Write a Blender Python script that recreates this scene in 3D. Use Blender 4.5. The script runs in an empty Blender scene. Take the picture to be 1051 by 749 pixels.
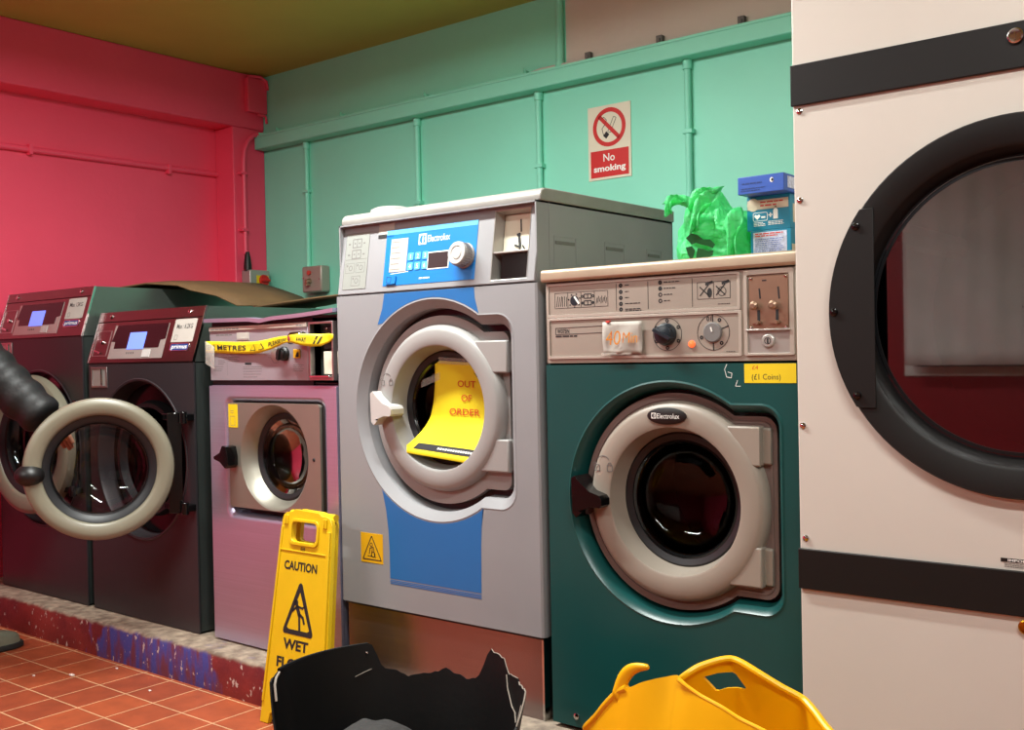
import bpy, bmesh, math, random
from mathutils import Vector, Matrix, noise, geometry
random.seed(7)
SC = bpy.context.scene
COL = SC.collection
PI = math.pi

# ------------------------------------------------------------------ materials
def lin(c):
    c = c / 255.0
    return c / 12.92 if c <= 0.04045 else ((c + 0.055) / 1.055) ** 2.4
def rgb(c): return (lin(c[0]), lin(c[1]), lin(c[2]), 1.0)
MATS = {}
def mat(name, col, rough=0.5, metal=0.0, var=0.06, vscale=6.0, bump=0.0, bscale=40.0, spec=0.5, brushed=None, coat=0.0):
    m = bpy.data.materials.new(name); m.use_nodes = True
    nt = m.node_tree; b = nt.nodes['Principled BSDF']
    b.inputs['Roughness'].default_value = rough
    b.inputs['Metallic'].default_value = metal
    b.inputs['Specular IOR Level'].default_value = spec
    b.inputs['Coat Weight'].default_value = coat
    tc = nt.nodes.new('ShaderNodeTexCoord')
    n = nt.nodes.new('ShaderNodeTexNoise'); n.inputs['Scale'].default_value = vscale; n.inputs['Detail'].default_value = 5
    if brushed:
        mp = nt.nodes.new('ShaderNodeMapping'); mp.inputs['Scale'].default_value = brushed
        nt.links.new(tc.outputs['Object'], mp.inputs['Vector']); nt.links.new(mp.outputs['Vector'], n.inputs['Vector'])
    else:
        nt.links.new(tc.outputs['Object'], n.inputs['Vector'])
    r = nt.nodes.new('ShaderNodeValToRGB')
    c = rgb(col)
    r.color_ramp.elements[0].position = 0.3; r.color_ramp.elements[1].position = 0.7
    r.color_ramp.elements[0].color = tuple(x * (1 - var) for x in c[:3]) + (1,)
    r.color_ramp.elements[1].color = tuple(min(1, x * (1 + var)) for x in c[:3]) + (1,)
    nt.links.new(n.outputs['Fac'], r.inputs['Fac']); nt.links.new(r.outputs['Color'], b.inputs['Base Color'])
    if bump:
        n2 = nt.nodes.new('ShaderNodeTexNoise'); n2.inputs['Scale'].default_value = bscale; n2.inputs['Detail'].default_value = 4
        if brushed: nt.links.new(mp.outputs['Vector'], n2.inputs['Vector'])
        else: nt.links.new(tc.outputs['Object'], n2.inputs['Vector'])
        bp = nt.nodes.new('ShaderNodeBump'); bp.inputs['Strength'].default_value = bump; bp.inputs['Distance'].default_value = 0.01
        nt.links.new(n2.outputs['Fac'], bp.inputs['Height']); nt.links.new(bp.outputs['Normal'], b.inputs['Normal'])
    MATS[name] = m
    return m
def emis(name, col, strength):
    m = bpy.data.materials.new(name); m.use_nodes = True
    nt = m.node_tree; b = nt.nodes['Principled BSDF']
    b.inputs['Base Color'].default_value = rgb(col); b.inputs['Roughness'].default_value = 0.2
    b.inputs['Emission Color'].default_value = rgb(col); b.inputs['Emission Strength'].default_value = strength
    MATS[name] = m; return m
def glassm(name, tint=(255, 255, 255), refl=1.0):
    m = bpy.data.materials.new(name); m.use_nodes = True
    nt = m.node_tree; nt.nodes.remove(nt.nodes['Principled BSDF'])
    out = nt.nodes['Material Output']
    t = nt.nodes.new('ShaderNodeBsdfTransparent'); t.inputs['Color'].default_value = rgb(tint)
    g = nt.nodes.new('ShaderNodeBsdfGlossy'); g.inputs['Roughness'].default_value = 0.02
    f = nt.nodes.new('ShaderNodeFresnel'); f.inputs['IOR'].default_value = 1.6
    mu = nt.nodes.new('ShaderNodeMath'); mu.operation = 'MULTIPLY'; mu.use_clamp = True; mu.inputs[1].default_value = refl
    x = nt.nodes.new('ShaderNodeMixShader')
    nt.links.new(f.outputs[0], mu.inputs[0]); nt.links.new(mu.outputs[0], x.inputs['Fac'])
    nt.links.new(t.outputs[0], x.inputs[1]); nt.links.new(g.outputs[0], x.inputs[2]); nt.links.new(x.outputs[0], out.inputs['Surface'])
    MATS[name] = m; return m

mat('pink', (252, 78, 110), 0.45, var=0.05, vscale=2, bump=0.10, bscale=25)
mat('teal', (138, 227, 199), 0.5, var=0.04, vscale=2, bump=0.08, bscale=25)
mat('olive', (182, 176, 78), 0.6, var=0.05, vscale=3, bump=0.08, bscale=30)
mat('beige_wall', (206, 196, 186), 0.7, var=0.04, vscale=2, bump=0.1, bscale=30)
mat('dark_red', (150, 26, 36), 0.5, var=0.06)
mat('lilac_wall', (196, 160, 190), 0.6)
mat('grey_paint', (142, 142, 144), 0.55, spec=.3, var=0.03, bump=0.02, bscale=150)
mat('lid_grey', (140, 137, 131), 0.4, var=0.10, vscale=12)
mat('ring_grey', (150, 148, 145), 0.42, var=0.03)
mat('ring_taupe', (146, 136, 124), 0.42, var=0.04)
mat('ring_cream', (124, 119, 102), 0.38, var=0.04)
mat('liner_taupe', (116, 100, 94), 0.45, var=0.05)
mat('green_paint', (12, 70, 68), 0.32, var=0.08, vscale=3)
mat('panel_beige', (160, 151, 139), 0.38, metal=0.25, var=0.04)
mat('panel_edge', (184, 176, 164), 0.35, metal=0.3)
mat('coin_bronze', (168, 140, 118), 0.32, metal=0.75, var=0.08, vscale=20)
mat('coin_grey', (168, 164, 158), 0.35, metal=0.4)
mat('lid_steel', (172, 154, 132), 0.4, metal=0.5, var=0.10, vscale=9)
mat('blue', (16, 118, 196), 0.4, var=0.03)
mat('blue_light', (92, 172, 226), 0.4, var=0.02)
mat('blue_low', (30, 104, 166), 0.42, var=0.03)
mat('white_plastic', (190, 188, 184), 0.4, var=0.02)
mat('paper_white', (176, 171, 162), 0.8, var=0.03, vscale=20)
mat('symbol_sheet', (140, 144, 138), 0.5, var=0.02)
mat('black', (16, 15, 15), 0.45, var=0.1)
mat('black_gloss', (10, 10, 11), 0.15)
mat('black_band', (21, 19, 18), 0.5, spec=.3, var=0.05)
mat('rubber', (24, 25, 28), 0.45)
mat('knob_navy', (24, 34, 42), 0.35)
mat('ink', (26, 26, 28), 0.7)
mat('ink_grey', (110, 108, 106), 0.7)
mat('ink_red', (206, 84, 26), 0.8)
mat('ink_white', (238, 238, 232), 0.6)
mat('ink_yellow', (206, 142, 40), 0.8)
mat('display_dark', (62, 52, 54), 0.15)
mat('chrome', (205, 205, 205), 0.12, metal=1.0, var=0.02)
mat('brass', (190, 140, 40), 0.2, metal=1.0, var=0.02)
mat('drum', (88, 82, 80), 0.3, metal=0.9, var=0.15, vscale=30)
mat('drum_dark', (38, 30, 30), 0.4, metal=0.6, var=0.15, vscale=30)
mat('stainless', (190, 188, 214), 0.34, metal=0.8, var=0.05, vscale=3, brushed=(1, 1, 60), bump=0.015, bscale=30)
mat('plinth_steel', (150, 138, 138), 0.26, metal=0.95, var=0.06, vscale=3, brushed=(1, 1, 60))
mat('steel_dull', (176, 168, 166), 0.36, metal=0.95, var=0.06, vscale=3, brushed=(1, 1, 60))
mat('panel_steel', (128, 108, 106), 0.28, metal=1.0, var=0.05, vscale=4, brushed=(1, 1, 40))
mat('anthracite', (54, 51, 54), 0.38, metal=0.3, var=0.05, brushed=(40, 1, 1))
mat('housing_steel', (128, 136, 130), 0.36, metal=0.9, var=0.08)
mat('anthracite_side', (52, 58, 56), 0.38, metal=0.3, var=0.08)
mat('lilac_panel', (158, 152, 158), 0.35, metal=0.3, var=0.04)
mat('door_metal', (146, 142, 130), 0.38, metal=0.6, var=0.05, vscale=6)
mat('yellow_sticker', (228, 200, 24), 0.5, var=0.03)
mat('yellow_paper', (232, 212, 22), 0.7, var=0.03)
mat('yellow_warn', (226, 172, 16), 0.5, var=0.03)
mat('sign_yellow', (222, 186, 20), 0.42, var=0.03, vscale=10, bump=0.03, bscale=120)
mat('tub_yellow', (242, 180, 4), 0.36, var=0.03)
mat('tub_black', (10, 9, 9), 0.5, spec=.3, var=0.15, bump=0.05, bscale=60)
mat('tub_torn', (150, 140, 128), 0.7)
mat('cloth_grey', (50, 48, 47), 0.85, var=0.25, vscale=14, bump=0.3, bscale=60)
mat('cream', (206, 200, 190), 0.42, var=0.02, vscale=4)
mat('red_sign', (200, 24, 22), 0.5, var=0.02)
mat('sign_cream', (222, 216, 194), 0.5, var=0.02)
mat('box_blue', (44, 84, 170), 0.4, var=0.06, vscale=30)
mat('box_teal', (10, 124, 156), 0.4, var=0.05, vscale=30)
mat('box_dark', (30, 60, 120), 0.4)
mat('print_pale', (190, 196, 216), 0.5, var=0.3, vscale=120)
mat('print_cream', (214, 200, 176), 0.5, var=0.08, vscale=60)
mat('print_red', (206, 70, 60), 0.5)
mat('cardboard', (104, 78, 48), 0.85, var=0.12, vscale=10)
mat('card_edge', (196, 160, 108), 0.85)
mat('box_white', (208, 196, 176), 0.45, var=0.03)
mat('skin', (206, 150, 122), 0.5)
mat('hair', (44, 30, 22), 0.6, var=0.2, vscale=60)
mat('jacket', (15, 15, 16), 0.58, var=0.15, bump=0.25, bscale=30)
mat('trousers', (38, 42, 54), 0.8, bump=0.1, bscale=120)
mat('shoe', (120, 124, 106), 0.7, var=0.15, vscale=20)
mat('shoe_sole', (34, 34, 32), 0.8)
mat('curtain', (220, 216, 212), 0.9, var=0.05)
mat('fitting_white', (225, 225, 220), 0.5)
mat('plaster', (222, 206, 196), 0.9)
emis('screen_blue', (104, 134, 250), 0.9)
emis('lamp_orange', (255, 110, 60), 0.9)
emis('tube_light', (255, 247, 235), 14.0)
glassm('door_glass', (205, 200, 200), 0.45)
def tape_material():
    m = bpy.data.materials.new('tape_clear'); m.use_nodes = True
    nt = m.node_tree; b = nt.nodes['Principled BSDF']; b.inputs['Base Color'].default_value = rgb((222, 218, 208)); b.inputs['Roughness'].default_value = 0.5
    t = nt.nodes.new('ShaderNodeBsdfTransparent'); x = nt.nodes.new('ShaderNodeMixShader'); x.inputs['Fac'].default_value = 0.28
    nt.links.new(t.outputs[0], x.inputs[1]); nt.links.new(b.outputs[0], x.inputs[2]); nt.links.new(x.outputs[0], nt.nodes['Material Output'].inputs['Surface'])
    MATS['tape_clear'] = m
tape_material()
glassm('dryer_glass', (150, 140, 140), 5.0)
glassm('window_glass', (225, 228, 230), 1.0)

# floor tile
def floor_material():
    m = bpy.data.materials.new('quarry_tile'); m.use_nodes = True
    nt = m.node_tree; b = nt.nodes['Principled BSDF']
    tc = nt.nodes.new('ShaderNodeTexCoord'); mp = nt.nodes.new('ShaderNodeMapping')
    mp.inputs['Location'].default_value = (2.726 + 0.002, -1.643 + 0.002, 0)
    br = nt.nodes.new('ShaderNodeTexBrick'); br.offset = 0.0; br.squash = 1.0
    br.inputs['Scale'].default_value = 1.0; br.inputs['Brick Width'].default_value = 0.1525; br.inputs['Row Height'].default_value = 0.16
    br.inputs['Mortar Size'].default_value = 0.0032; br.inputs['Mortar Smooth'].default_value = 0.3; br.inputs['Bias'].default_value = 0.0
    br.inputs['Color1'].default_value = rgb((170, 82, 46)); br.inputs['Color2'].default_value = rgb((150, 68, 40)); br.inputs['Mortar'].default_value = rgb((206, 158, 116))
    nt.links.new(tc.outputs['Object'], mp.inputs['Vector']); nt.links.new(mp.outputs['Vector'], br.inputs['Vector'])
    n = nt.nodes.new('ShaderNodeTexNoise'); n.inputs['Scale'].default_value = 14; n.inputs['Detail'].default_value = 8
    nt.links.new(tc.outputs['Object'], n.inputs['Vector'])
    r = nt.nodes.new('ShaderNodeValToRGB'); r.color_ramp.elements[0].position = 0.3; r.color_ramp.elements[1].position = 0.7
    r.color_ramp.elements[0].color = (0.72, 0.72, 0.75, 1); r.color_ramp.elements[1].color = (1, 1, 1, 1)
    nt.links.new(n.outputs['Fac'], r.inputs['Fac'])
    mx = nt.nodes.new('ShaderNodeMix'); mx.data_type = 'RGBA'; mx.blend_type = 'MULTIPLY'; mx.inputs[0].default_value = 1.0
    nt.links.new(br.outputs['Color'], mx.inputs[6]); nt.links.new(r.outputs['Color'], mx.inputs[7])
    nt.links.new(mx.outputs[2], b.inputs['Base Color'])
    bp = nt.nodes.new('ShaderNodeBump'); bp.invert = True; bp.inputs['Strength'].default_value = 0.4; bp.inputs['Distance'].default_value = 0.003
    nt.links.new(br.outputs['Fac'], bp.inputs['Height']); nt.links.new(bp.outputs['Normal'], b.inputs['Normal'])
    b.inputs['Roughness'].default_value = 0.5
    MATS['quarry_tile'] = m
floor_material()

# chipped red / blue painted kerb
def kerb_material():
    m = bpy.data.materials.new('kerb_paint'); m.use_nodes = True
    nt = m.node_tree; b = nt.nodes['Principled BSDF']; b.inputs['Roughness'].default_value = 0.6
    tc = nt.nodes.new('ShaderNodeTexCoord'); sx = nt.nodes.new('ShaderNodeSeparateXYZ')
    nt.links.new(tc.outputs['Object'], sx.inputs[0])
    def ns(scale, mscale=None, detail=6):
        n = nt.nodes.new('ShaderNodeTexNoise'); n.inputs['Scale'].default_value = scale; n.inputs['Detail'].default_value = detail
        if mscale:
            mp = nt.nodes.new('ShaderNodeMapping'); mp.inputs['Scale'].default_value = mscale
            nt.links.new(tc.outputs['Object'], mp.inputs[0]); nt.links.new(mp.outputs[0], n.inputs['Vector'])
        else: nt.links.new(tc.outputs['Object'], n.inputs['Vector'])
        return n.outputs['Fac']
    def ramp(src, p0, p1, c0=(0, 0, 0, 1), c1=(1, 1, 1, 1)):
        r = nt.nodes.new('ShaderNodeValToRGB'); r.color_ramp.elements[0].position = p0; r.color_ramp.elements[1].position = p1
        r.color_ramp.elements[0].color = c0; r.color_ramp.elements[1].color = c1
        nt.links.new(src, r.inputs['Fac']); return r.outputs['Color']
    def mix(f, a, c):
        x = nt.nodes.new('ShaderNodeMix'); x.data_type = 'RGBA'
        nt.links.new(f, x.inputs[0])
        for s, i in ((a, 6), (c, 7)):
            if isinstance(s, tuple): x.inputs[i].default_value = s
            else: nt.links.new(s, x.inputs[i])
        return x.outputs[2]
    def math_(op, a, c):
        q = nt.nodes.new('ShaderNodeMath'); q.operation = op
        for s, i in ((a, 0), (c, 1)):
            if isinstance(s, (int, float)): q.inputs[i].default_value = s
            else: nt.links.new(s, q.inputs[i])
        return q.outputs[0]
    # the blue stretch lies between x=-3.55 and x=-2.80
    d = math_('ABSOLUTE', math_('SUBTRACT', sx.outputs['X'], -3.13), 0)
    dd = math_('ADD', d, math_('MULTIPLY', math_('SUBTRACT', ns(14, (1, 1, 0.35)), 0.5), 0.9))
    blue = ramp(dd, 0.30, 0.36, (1, 1, 1, 1), (0, 0, 0, 1))
    red = mix(ramp(ns(5), 0.35, 0.65), rgb((96, 22, 26)), rgb((130, 40, 34)))
    bl = mix(ramp(ns(30, (1, 1, 0.2)), 0.42, 0.6), rgb((56, 60, 128)), rgb((96, 44, 62)))
    paint = mix(blue, red, bl)
    chips = ramp(ns(55, (1, 1, 0.6), 9), 0.635, 0.67)
    col = mix(chips, paint, rgb((176, 156, 146)))
    topf = ramp(math_('ADD', sx.outputs['Z'], math_('MULTIPLY', math_('SUBTRACT', ns(20), 0.5), 0.03)), 0.112, 0.120)
    col = mix(topf, col, mix(ramp(ns(24, None, 9), 0.35, 0.68), rgb((112, 98, 84)), rgb((164, 148, 128))))
    nt.links.new(col, b.inputs['Base Color'])
    bp = nt.nodes.new('ShaderNodeBump'); bp.inputs['Strength'].default_value = 0.5; bp.inputs['Distance'].default_value = 0.004
    nt.links.new(ns(40), bp.inputs['Height']); nt.links.new(bp.outputs['Normal'], b.inputs['Normal'])
    MATS['kerb_paint'] = m
kerb_material()

def bag_material():
    m = bpy.data.materials.new('bag_green'); m.use_nodes = True
    nt = m.node_tree; b = nt.nodes['Principled BSDF']; out = nt.nodes['Material Output']
    b.inputs['Base Color'].default_value = rgb((92, 226, 144)); b.inputs['Roughness'].default_value = 0.34
    t = nt.nodes.new('ShaderNodeBsdfTranslucent'); t.inputs['Color'].default_value = rgb((110, 250, 160))
    x = nt.nodes.new('ShaderNodeMixShader'); x.inputs['Fac'].default_value = 0.4
    nt.links.new(b.outputs[0], x.inputs[1]); nt.links.new(t.outputs[0], x.inputs[2]); nt.links.new(x.outputs[0], out.inputs['Surface'])
    tc = nt.nodes.new('ShaderNodeTexCoord')
    n = nt.nodes.new('ShaderNodeTexNoise'); n.inputs['Scale'].default_value = 34; n.inputs['Detail'].default_value = 5; n.inputs['Distortion'].default_value = 1.2
    nt.links.new(tc.outputs['Object'], n.inputs['Vector'])
    bp = nt.nodes.new('ShaderNodeBump'); bp.inputs['Strength'].default_value = 0.9; bp.inputs['Distance'].default_value = 0.012
    nt.links.new(n.outputs['Fac'], bp.inputs['Height']); nt.links.new(bp.outputs['Normal'], b.inputs['Normal'])
    MATS['bag_green'] = m
bag_material()
mat('bag_dark', (10, 70, 34), 0.3, var=0.2, vscale=20)

# ------------------------------------------------------------------ builders
class Fr:                                   # a frame: a to the right, b up, c out of the surface
    def __init__(s, o, u, v, n): s.o, s.u, s.v, s.n = Vector(o), Vector(u), Vector(v), Vector(n)
    def p(s, a, b, c=0.0): return s.o + s.u * a + s.v * b + s.n * c
def FV(y): return Fr((0, y, 0), (1, 0, 0), (0, 0, 1), (0, -1, 0))
def FT(y0, z0, slope): return Fr((0, y0 - slope * z0, 0), (1, 0, 0), (0, slope, 1), Vector((0, -1, slope)).normalized())
def FX(x): return Fr((x, 0, 0), (0, 1, 0), (0, 0, 1), (1, 0, 0))     # on the face of a side that looks towards +X
def circ(ca, cb, r, n=40, a0=0.0): return [(ca + r * math.cos(a0 + 2 * PI * i / n), cb + r * math.sin(a0 + 2 * PI * i / n)) for i in range(n)]
def ell(ca, cb, ra, rb, n=32): return [(ca + ra * math.cos(2 * PI * i / n), cb + rb * math.sin(2 * PI * i / n)) for i in range(n)]
def rect(a0, a1, b0, b1): return [(a0, b0), (a1, b0), (a1, b1), (a0, b1)]
def rrect(a0, a1, b0, b1, r, n=5):
    out = []
    for ca, cb, s in ((a1 - r, b1 - r, 0), (a0 + r, b1 - r, 90), (a0 + r, b0 + r, 180), (a1 - r, b0 + r, 270)):
        for i in range(n + 1):
            t = math.radians(s + 90 * i / n); out.append((ca + r * math.cos(t), cb + r * math.sin(t)))
    return out
def keyhole(cx, cz, R, bx, h, rc, d=0.0, n=72, k=8):
    R, h, bx = R - d, h - d, bx - d; rc = max(0.012, rc - d * 0.6)
    a1 = math.asin(min(0.98, h / R)); out = []
    for i in range(n + 1):
        t = a1 + (2 * PI - 2 * a1) * i / n; out.append((cx + R * math.cos(t), cz + R * math.sin(t)))
    for i in range(k + 1):
        t = -PI / 2 + PI / 2 * i / k; out.append((bx - rc + rc * math.cos(t), cz - h + rc + rc * math.sin(t)))
    for i in range(k + 1):
        t = PI / 2 * i / k; out.append((bx - rc + rc * math.cos(t), cz + h - rc + rc * math.sin(t)))
    return out
LOC = {}
class MB:
    def __init__(s): s.v, s.f, s.mi, s.cur = [], [], [], 0
    def add(s, vs, fs):
        k = len(s.v); s.v += [Vector(q) for q in vs]
        for f in fs: s.f.append([i + k for i in f]); s.mi.append(s.cur)
        return s
    def box(s, x0, x1, y0, y1, z0, z1):
        return s.add([(x0, y0, z0), (x1, y0, z0), (x1, y1, z0), (x0, y1, z0), (x0, y0, z1), (x1, y0, z1), (x1, y1, z1), (x0, y1, z1)],
                     [(0, 3, 2, 1), (4, 5, 6, 7), (0, 1, 5, 4), (1, 2, 6, 5), (2, 3, 7, 6), (3, 0, 4, 7)])
    def fbox(s, F, a0, a1, b0, b1, c0, c1): return s.prism(F, rect(a0, a1, b0, b1), c0, c1)
    def prism(s, F, loop, c0, c1, holes=()):
        loops = [loop] + list(holes)
        pts = [q for l in loops for q in l]
        tris = geometry.tessellate_polygon([[Vector((q[0], q[1], 0)) for q in l] for l in loops]) if (holes or len(loop) > 4) else [(0, 1, 2), (0, 2, 3)] if len(loop) == 4 else [(0, 1, 2)]
        N = len(pts); vs = [F.p(a, b, c0) for a, b in pts] + [F.p(a, b, c1) for a, b in pts]
        fs = [tuple(t) for t in tris] + [tuple(i + N for i in t) for t in tris]
        k = 0
        for l in loops:
            n = len(l)
            for i in range(n): fs.append((k + i, k + (i + 1) % n, N + k + (i + 1) % n, N + k + i))
            k += n
        return s.add(vs, fs)
    def loft(s, loops, cap0=False, cap1=False, closed=True):
        n = len(loops[0]); vs = [q for l in loops for q in l]; fs = []
        for j in range(len(loops) - 1):
            for i in range(n if closed else n - 1):
                fs.append((j * n + i, j * n + (i + 1) % n, (j + 1) * n + (i + 1) % n, (j + 1) * n + i))
        if cap0: fs.append(tuple(range(n)))
        if cap1: fs.append(tuple((len(loops) - 1) * n + i for i in range(n)))
        return s.add(vs, fs)
    def lathe(s, F, ca, cb, prof, n=64, closed=False, cap0=False, cap1=False, ea=1.0):
        loops = [[F.p(ca + r * ea * math.cos(2 * PI * i / n), cb + r * math.sin(2 * PI * i / n), c) for i in range(n)] for r, c in prof]
        if closed: loops.append(loops[0])
        return s.loft(loops, cap0, cap1)
    def tube(s, pts, r, n=10, caps=True):
        pts = [Vector(p) for p in pts]; loops = []
        up = None
        for i, p in enumerate(pts):
            d = (pts[min(i + 1, len(pts) - 1)] - pts[max(i - 1, 0)]).normalized()
            if up is None:
                up = Vector((0, 0, 1)) if abs(d.z) < 0.9 else Vector((1, 0, 0))
            x = d.cross(up).normalized(); y = x.cross(d).normalized(); up = y
            rr = r[i] if isinstance(r, (list, tuple)) else r
            loops.append([p + x * rr * math.cos(2 * PI * k / n) + y * rr * math.sin(2 * PI * k / n) for k in range(n)])
        return s.loft(loops, caps, caps)
    def ball(s, c, r, n=16, m=10, sc=(1, 1, 1)):
        c = Vector(c); loops = []
        for j in range(1, m):
            t = PI * j / m
            loops.append([c + Vector((r * sc[0] * math.sin(t) * math.cos(2 * PI * i / n), r * sc[1] * math.sin(t) * math.sin(2 * PI * i / n), r * sc[2] * math.cos(t))) for i in range(n)])
        return s.loft(loops, True, True)
    def line(s, F, a0, b0, a1, b1, w, c0, c1):       # a drawn stroke on a surface
        d = Vector((a1 - a0, b1 - b0)).normalized(); q = Vector((-d.y, d.x)) * w / 2
        return s.prism(F, [(a0 - q.x, b0 - q.y), (a1 - q.x, b1 - q.y), (a1 + q.x, b1 + q.y), (a0 + q.x, b0 + q.y)], c0, c1)
    def outline(s, F, loop, w, c0, c1):
        for i in range(len(loop)):
            p, q = loop[i], loop[(i + 1) % len(loop)]; s.line(F, p[0], p[1], q[0], q[1], w, c0, c1)
        return s
    def ringp(s, F, ca, cb, r0, r1, c0, c1, n=40): return s.prism(F, circ(ca, cb, r1, n), c0, c1, [circ(ca, cb, r0, n)])
    def text(s, F, txt, a, b, h, c, width=None, bold=0.0, align='L', skew=0.0):
        cu = bpy.data.curves.new('lettering', 'FONT'); cu.body = txt; cu.size = 1.0; cu.offset = bold; cu.resolution_u = 3
        o = bpy.data.objects.new('lettering', cu); COL.objects.link(o)
        bpy.context.view_layer.update()
        me = bpy.data.meshes.new_from_object(o.evaluated_get(bpy.context.evaluated_depsgraph_get()))
        xs = [v.co.x for v in me.vertices]; x0, x1 = min(xs), max(xs)
        cap = 0.70; sy = h / cap; sx = (width / (x1 - x0)) if width else sy
        off = {'L': 0, 'C': -(x1 - x0) / 2 * sx, 'R': -(x1 - x0) * sx}[align]
        s.add([F.p(a + off + (v.co.x - x0) * sx + skew * v.co.y * sy, b + v.co.y * sy, c) for v in me.vertices], [tuple(p.vertices) for p in me.polygons])
        COL.objects.unlink(o); bpy.data.objects.remove(o); bpy.data.meshes.remove(me)
        return s
    def fine(s, F, a, b, w, n=1, dy=0.006, h=0.0016, c=0.0, jit=True):    # rows of print too small to read
        for i in range(n):
            x = a; end = a + w * (random.uniform(0.75, 1.0) if jit else 1)
            while x < end:
                l = min(random.uniform(0.5, 1.4) * h * 4, end - x); s.fbox(F, x, x + l, b - i * dy, b - i * dy + h, c - 0.0002, c + 0.0001); x += l + h * 0.8
        return s
    def build(s, name, m, parent=None, smooth=True, bevel=0.0, angle=35, seg=2, solid=None, subsurf=0):
        me = bpy.data.meshes.new(name)
        base = LOC.get(parent.name, Vector((0, 0, 0))) if parent else Vector((0, 0, 0))
        org = base
        me.from_pydata([tuple(q - org) for q in s.v], [], s.f)
        bm = bmesh.new(); bm.from_mesh(me); bmesh.ops.recalc_face_normals(bm, faces=bm.faces); bm.to_mesh(me); bm.free()
        ms = m if isinstance(m, (list, tuple)) else [m]
        for x in ms: me.materials.append(MATS[x])
        if len(ms) > 1 and len(me.polygons) == len(s.mi):
            for p, i in zip(me.polygons, s.mi): p.material_index = i
        if smooth:
            me.shade_smooth(); me.set_sharp_from_angle(angle=math.radians(angle))
        o = bpy.data.objects.new(name, me); COL.objects.link(o)
        if parent: o.parent = parent
        LOC[o.name] = Vector(org)
        if solid: md = o.modifiers.new('thickness', 'SOLIDIFY'); md.thickness = solid; md.offset = 0
        if bevel:
            md = o.modifiers.new('soft edges', 'BEVEL'); md.width = bevel; md.segments = seg; md.limit_method = 'ANGLE'; md.angle_limit = math.radians(50); md.harden_normals = False
        if subsurf: md = o.modifiers.new('smooth', 'SUBSURF'); md.levels = subsurf; md.render_levels = subsurf
        return o
def tag(o, label, cat, group=None):
    o['label'] = label; o['category'] = cat
    if group: o['group'] = group
    return o
def thing(name, loc, label, cat, group=None):
    o = bpy.data.objects.new(name, None); COL.objects.link(o); o.location = loc; o.empty_display_size = 0.1
    LOC[o.name] = Vector(loc)
    return tag(o, label, cat, group)
def plab(o, label): o['label'] = label; return o
def struct(o, label=None):
    o['kind'] = 'structure'
    if label: o['label'] = label
    return o

# ------------------------------------------------------------------ the room
XL, XR, YB, YF, ZC = -4.58, 3.0, 3.5, -2.7, 2.524
struct(MB().box(XL - .1, XR + .1, YF - .1, YB + .1, -0.08, 0).build('floor', 'quarry_tile', smooth=False), 'orange-red square quarry tile floor with pale grout')
struct(MB().box(XL - .1, XR + .1, YF - .1, YB + .1, ZC, ZC + .08).build('ceiling', 'olive', smooth=False), 'olive green painted ceiling')
w = MB().box(XL - .1, XL, YF - .1, YB + .1, 0, ZC)
w.box(XL, -4.43, YF, YB, 2.243, ZC)              # beam along the top
w.box(XL, -4.43, 3.30, YB, 0, 2.243)             # pilaster in the corner
struct(w.build('wall_left', 'pink', bevel=0.006), 'bright pink wall with a beam along its top')
w = MB().box(XL - .1, XR + .1, YB, YB + .1, 0, 2.20)
w.box(XL - .1, -2.48, YB, YB + .1, 2.20, ZC); w.cur = 1; w.box(-2.48, XR + .1, YB, YB + .1, 2.20, ZC)
struct(w.build('wall_back', ['teal', 'beige_wall'], smooth=False), 'turquoise green wall, bare beige plaster above the trunking')
struct(MB().box(XR, XR + .1, YF - .1, YB + .1, 0, ZC).build('wall_right', 'beige_wall', smooth=False))
FF = Fr((0, YF, 0), (1, 0, 0), (0, 0, 1), (0, 1, 0))
struct(MB().prism(FF, rect(XL - .1, XR + .1, 0, ZC), 0, -.1, [rect(-2.2, 1.6, 0.86, 2.25)]).build('wall_front', 'dark_red', smooth=False))
wf = MB()
wf.prism(FF, rect(-2.2, 1.6, 0.86, 2.25), -.08, .02, [rect(-2.14, -0.33, 0.92, 2.19), rect(-0.27, 1.54, 0.92, 2.19)])
wf = struct(wf.build('window_1', 'fitting_white', bevel=0.004))
MB().box(-2.14, 1.54, YF - .05, YF - .044, .92, 2.19).build('pane', 'window_glass', wf)
# unseen curtain, added and folded to be reflected in the dryer glass
cu = MB(); loops = []
for j in range(14):
    z = 0.93 + 1.25 * j / 13
    loops.append([Vector((-2.15 + 3.7 * i / 160, YF + .16 + .006 * math.sin(i * .9) + 0.12 * noise.noise(Vector((i * .045 + z * 1.3, z * 1.1 - i * .01, 2.0))) + .02 * noise.noise(Vector((i * .12 - z * 2, z * .9, 5.0))), z)) for i in range(161)])
cu.loft(loops, closed=False)
tag(cu.build('reflected_curtain', 'curtain', solid=0.002), 'unseen pale curtain added in the shop window for its reflection in the dryer glass', 'curtain')

# step the machines stand on
k = MB()
n = 60; loops = []
for i in range(n + 1):
    x = -4.58 + (3.0 + 4.58) * i / n
    e = 0.006 * noise.noise(Vector((x * 3, 0, 1)))
    loops.append([Vector((x, 1.976 + e * .4, 0)), Vector((x, 1.978 + e, .116)), Vector((x, 1.987 + e, .1247)), Vector((x, 3.0, .1247)), Vector((x, 3.0, 0))])
k.loft(loops, True, True)
struct(k.build('trim_1', 'kerb_paint', angle=60), 'low chipped concrete step painted dark red and blue under the machines')

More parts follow.
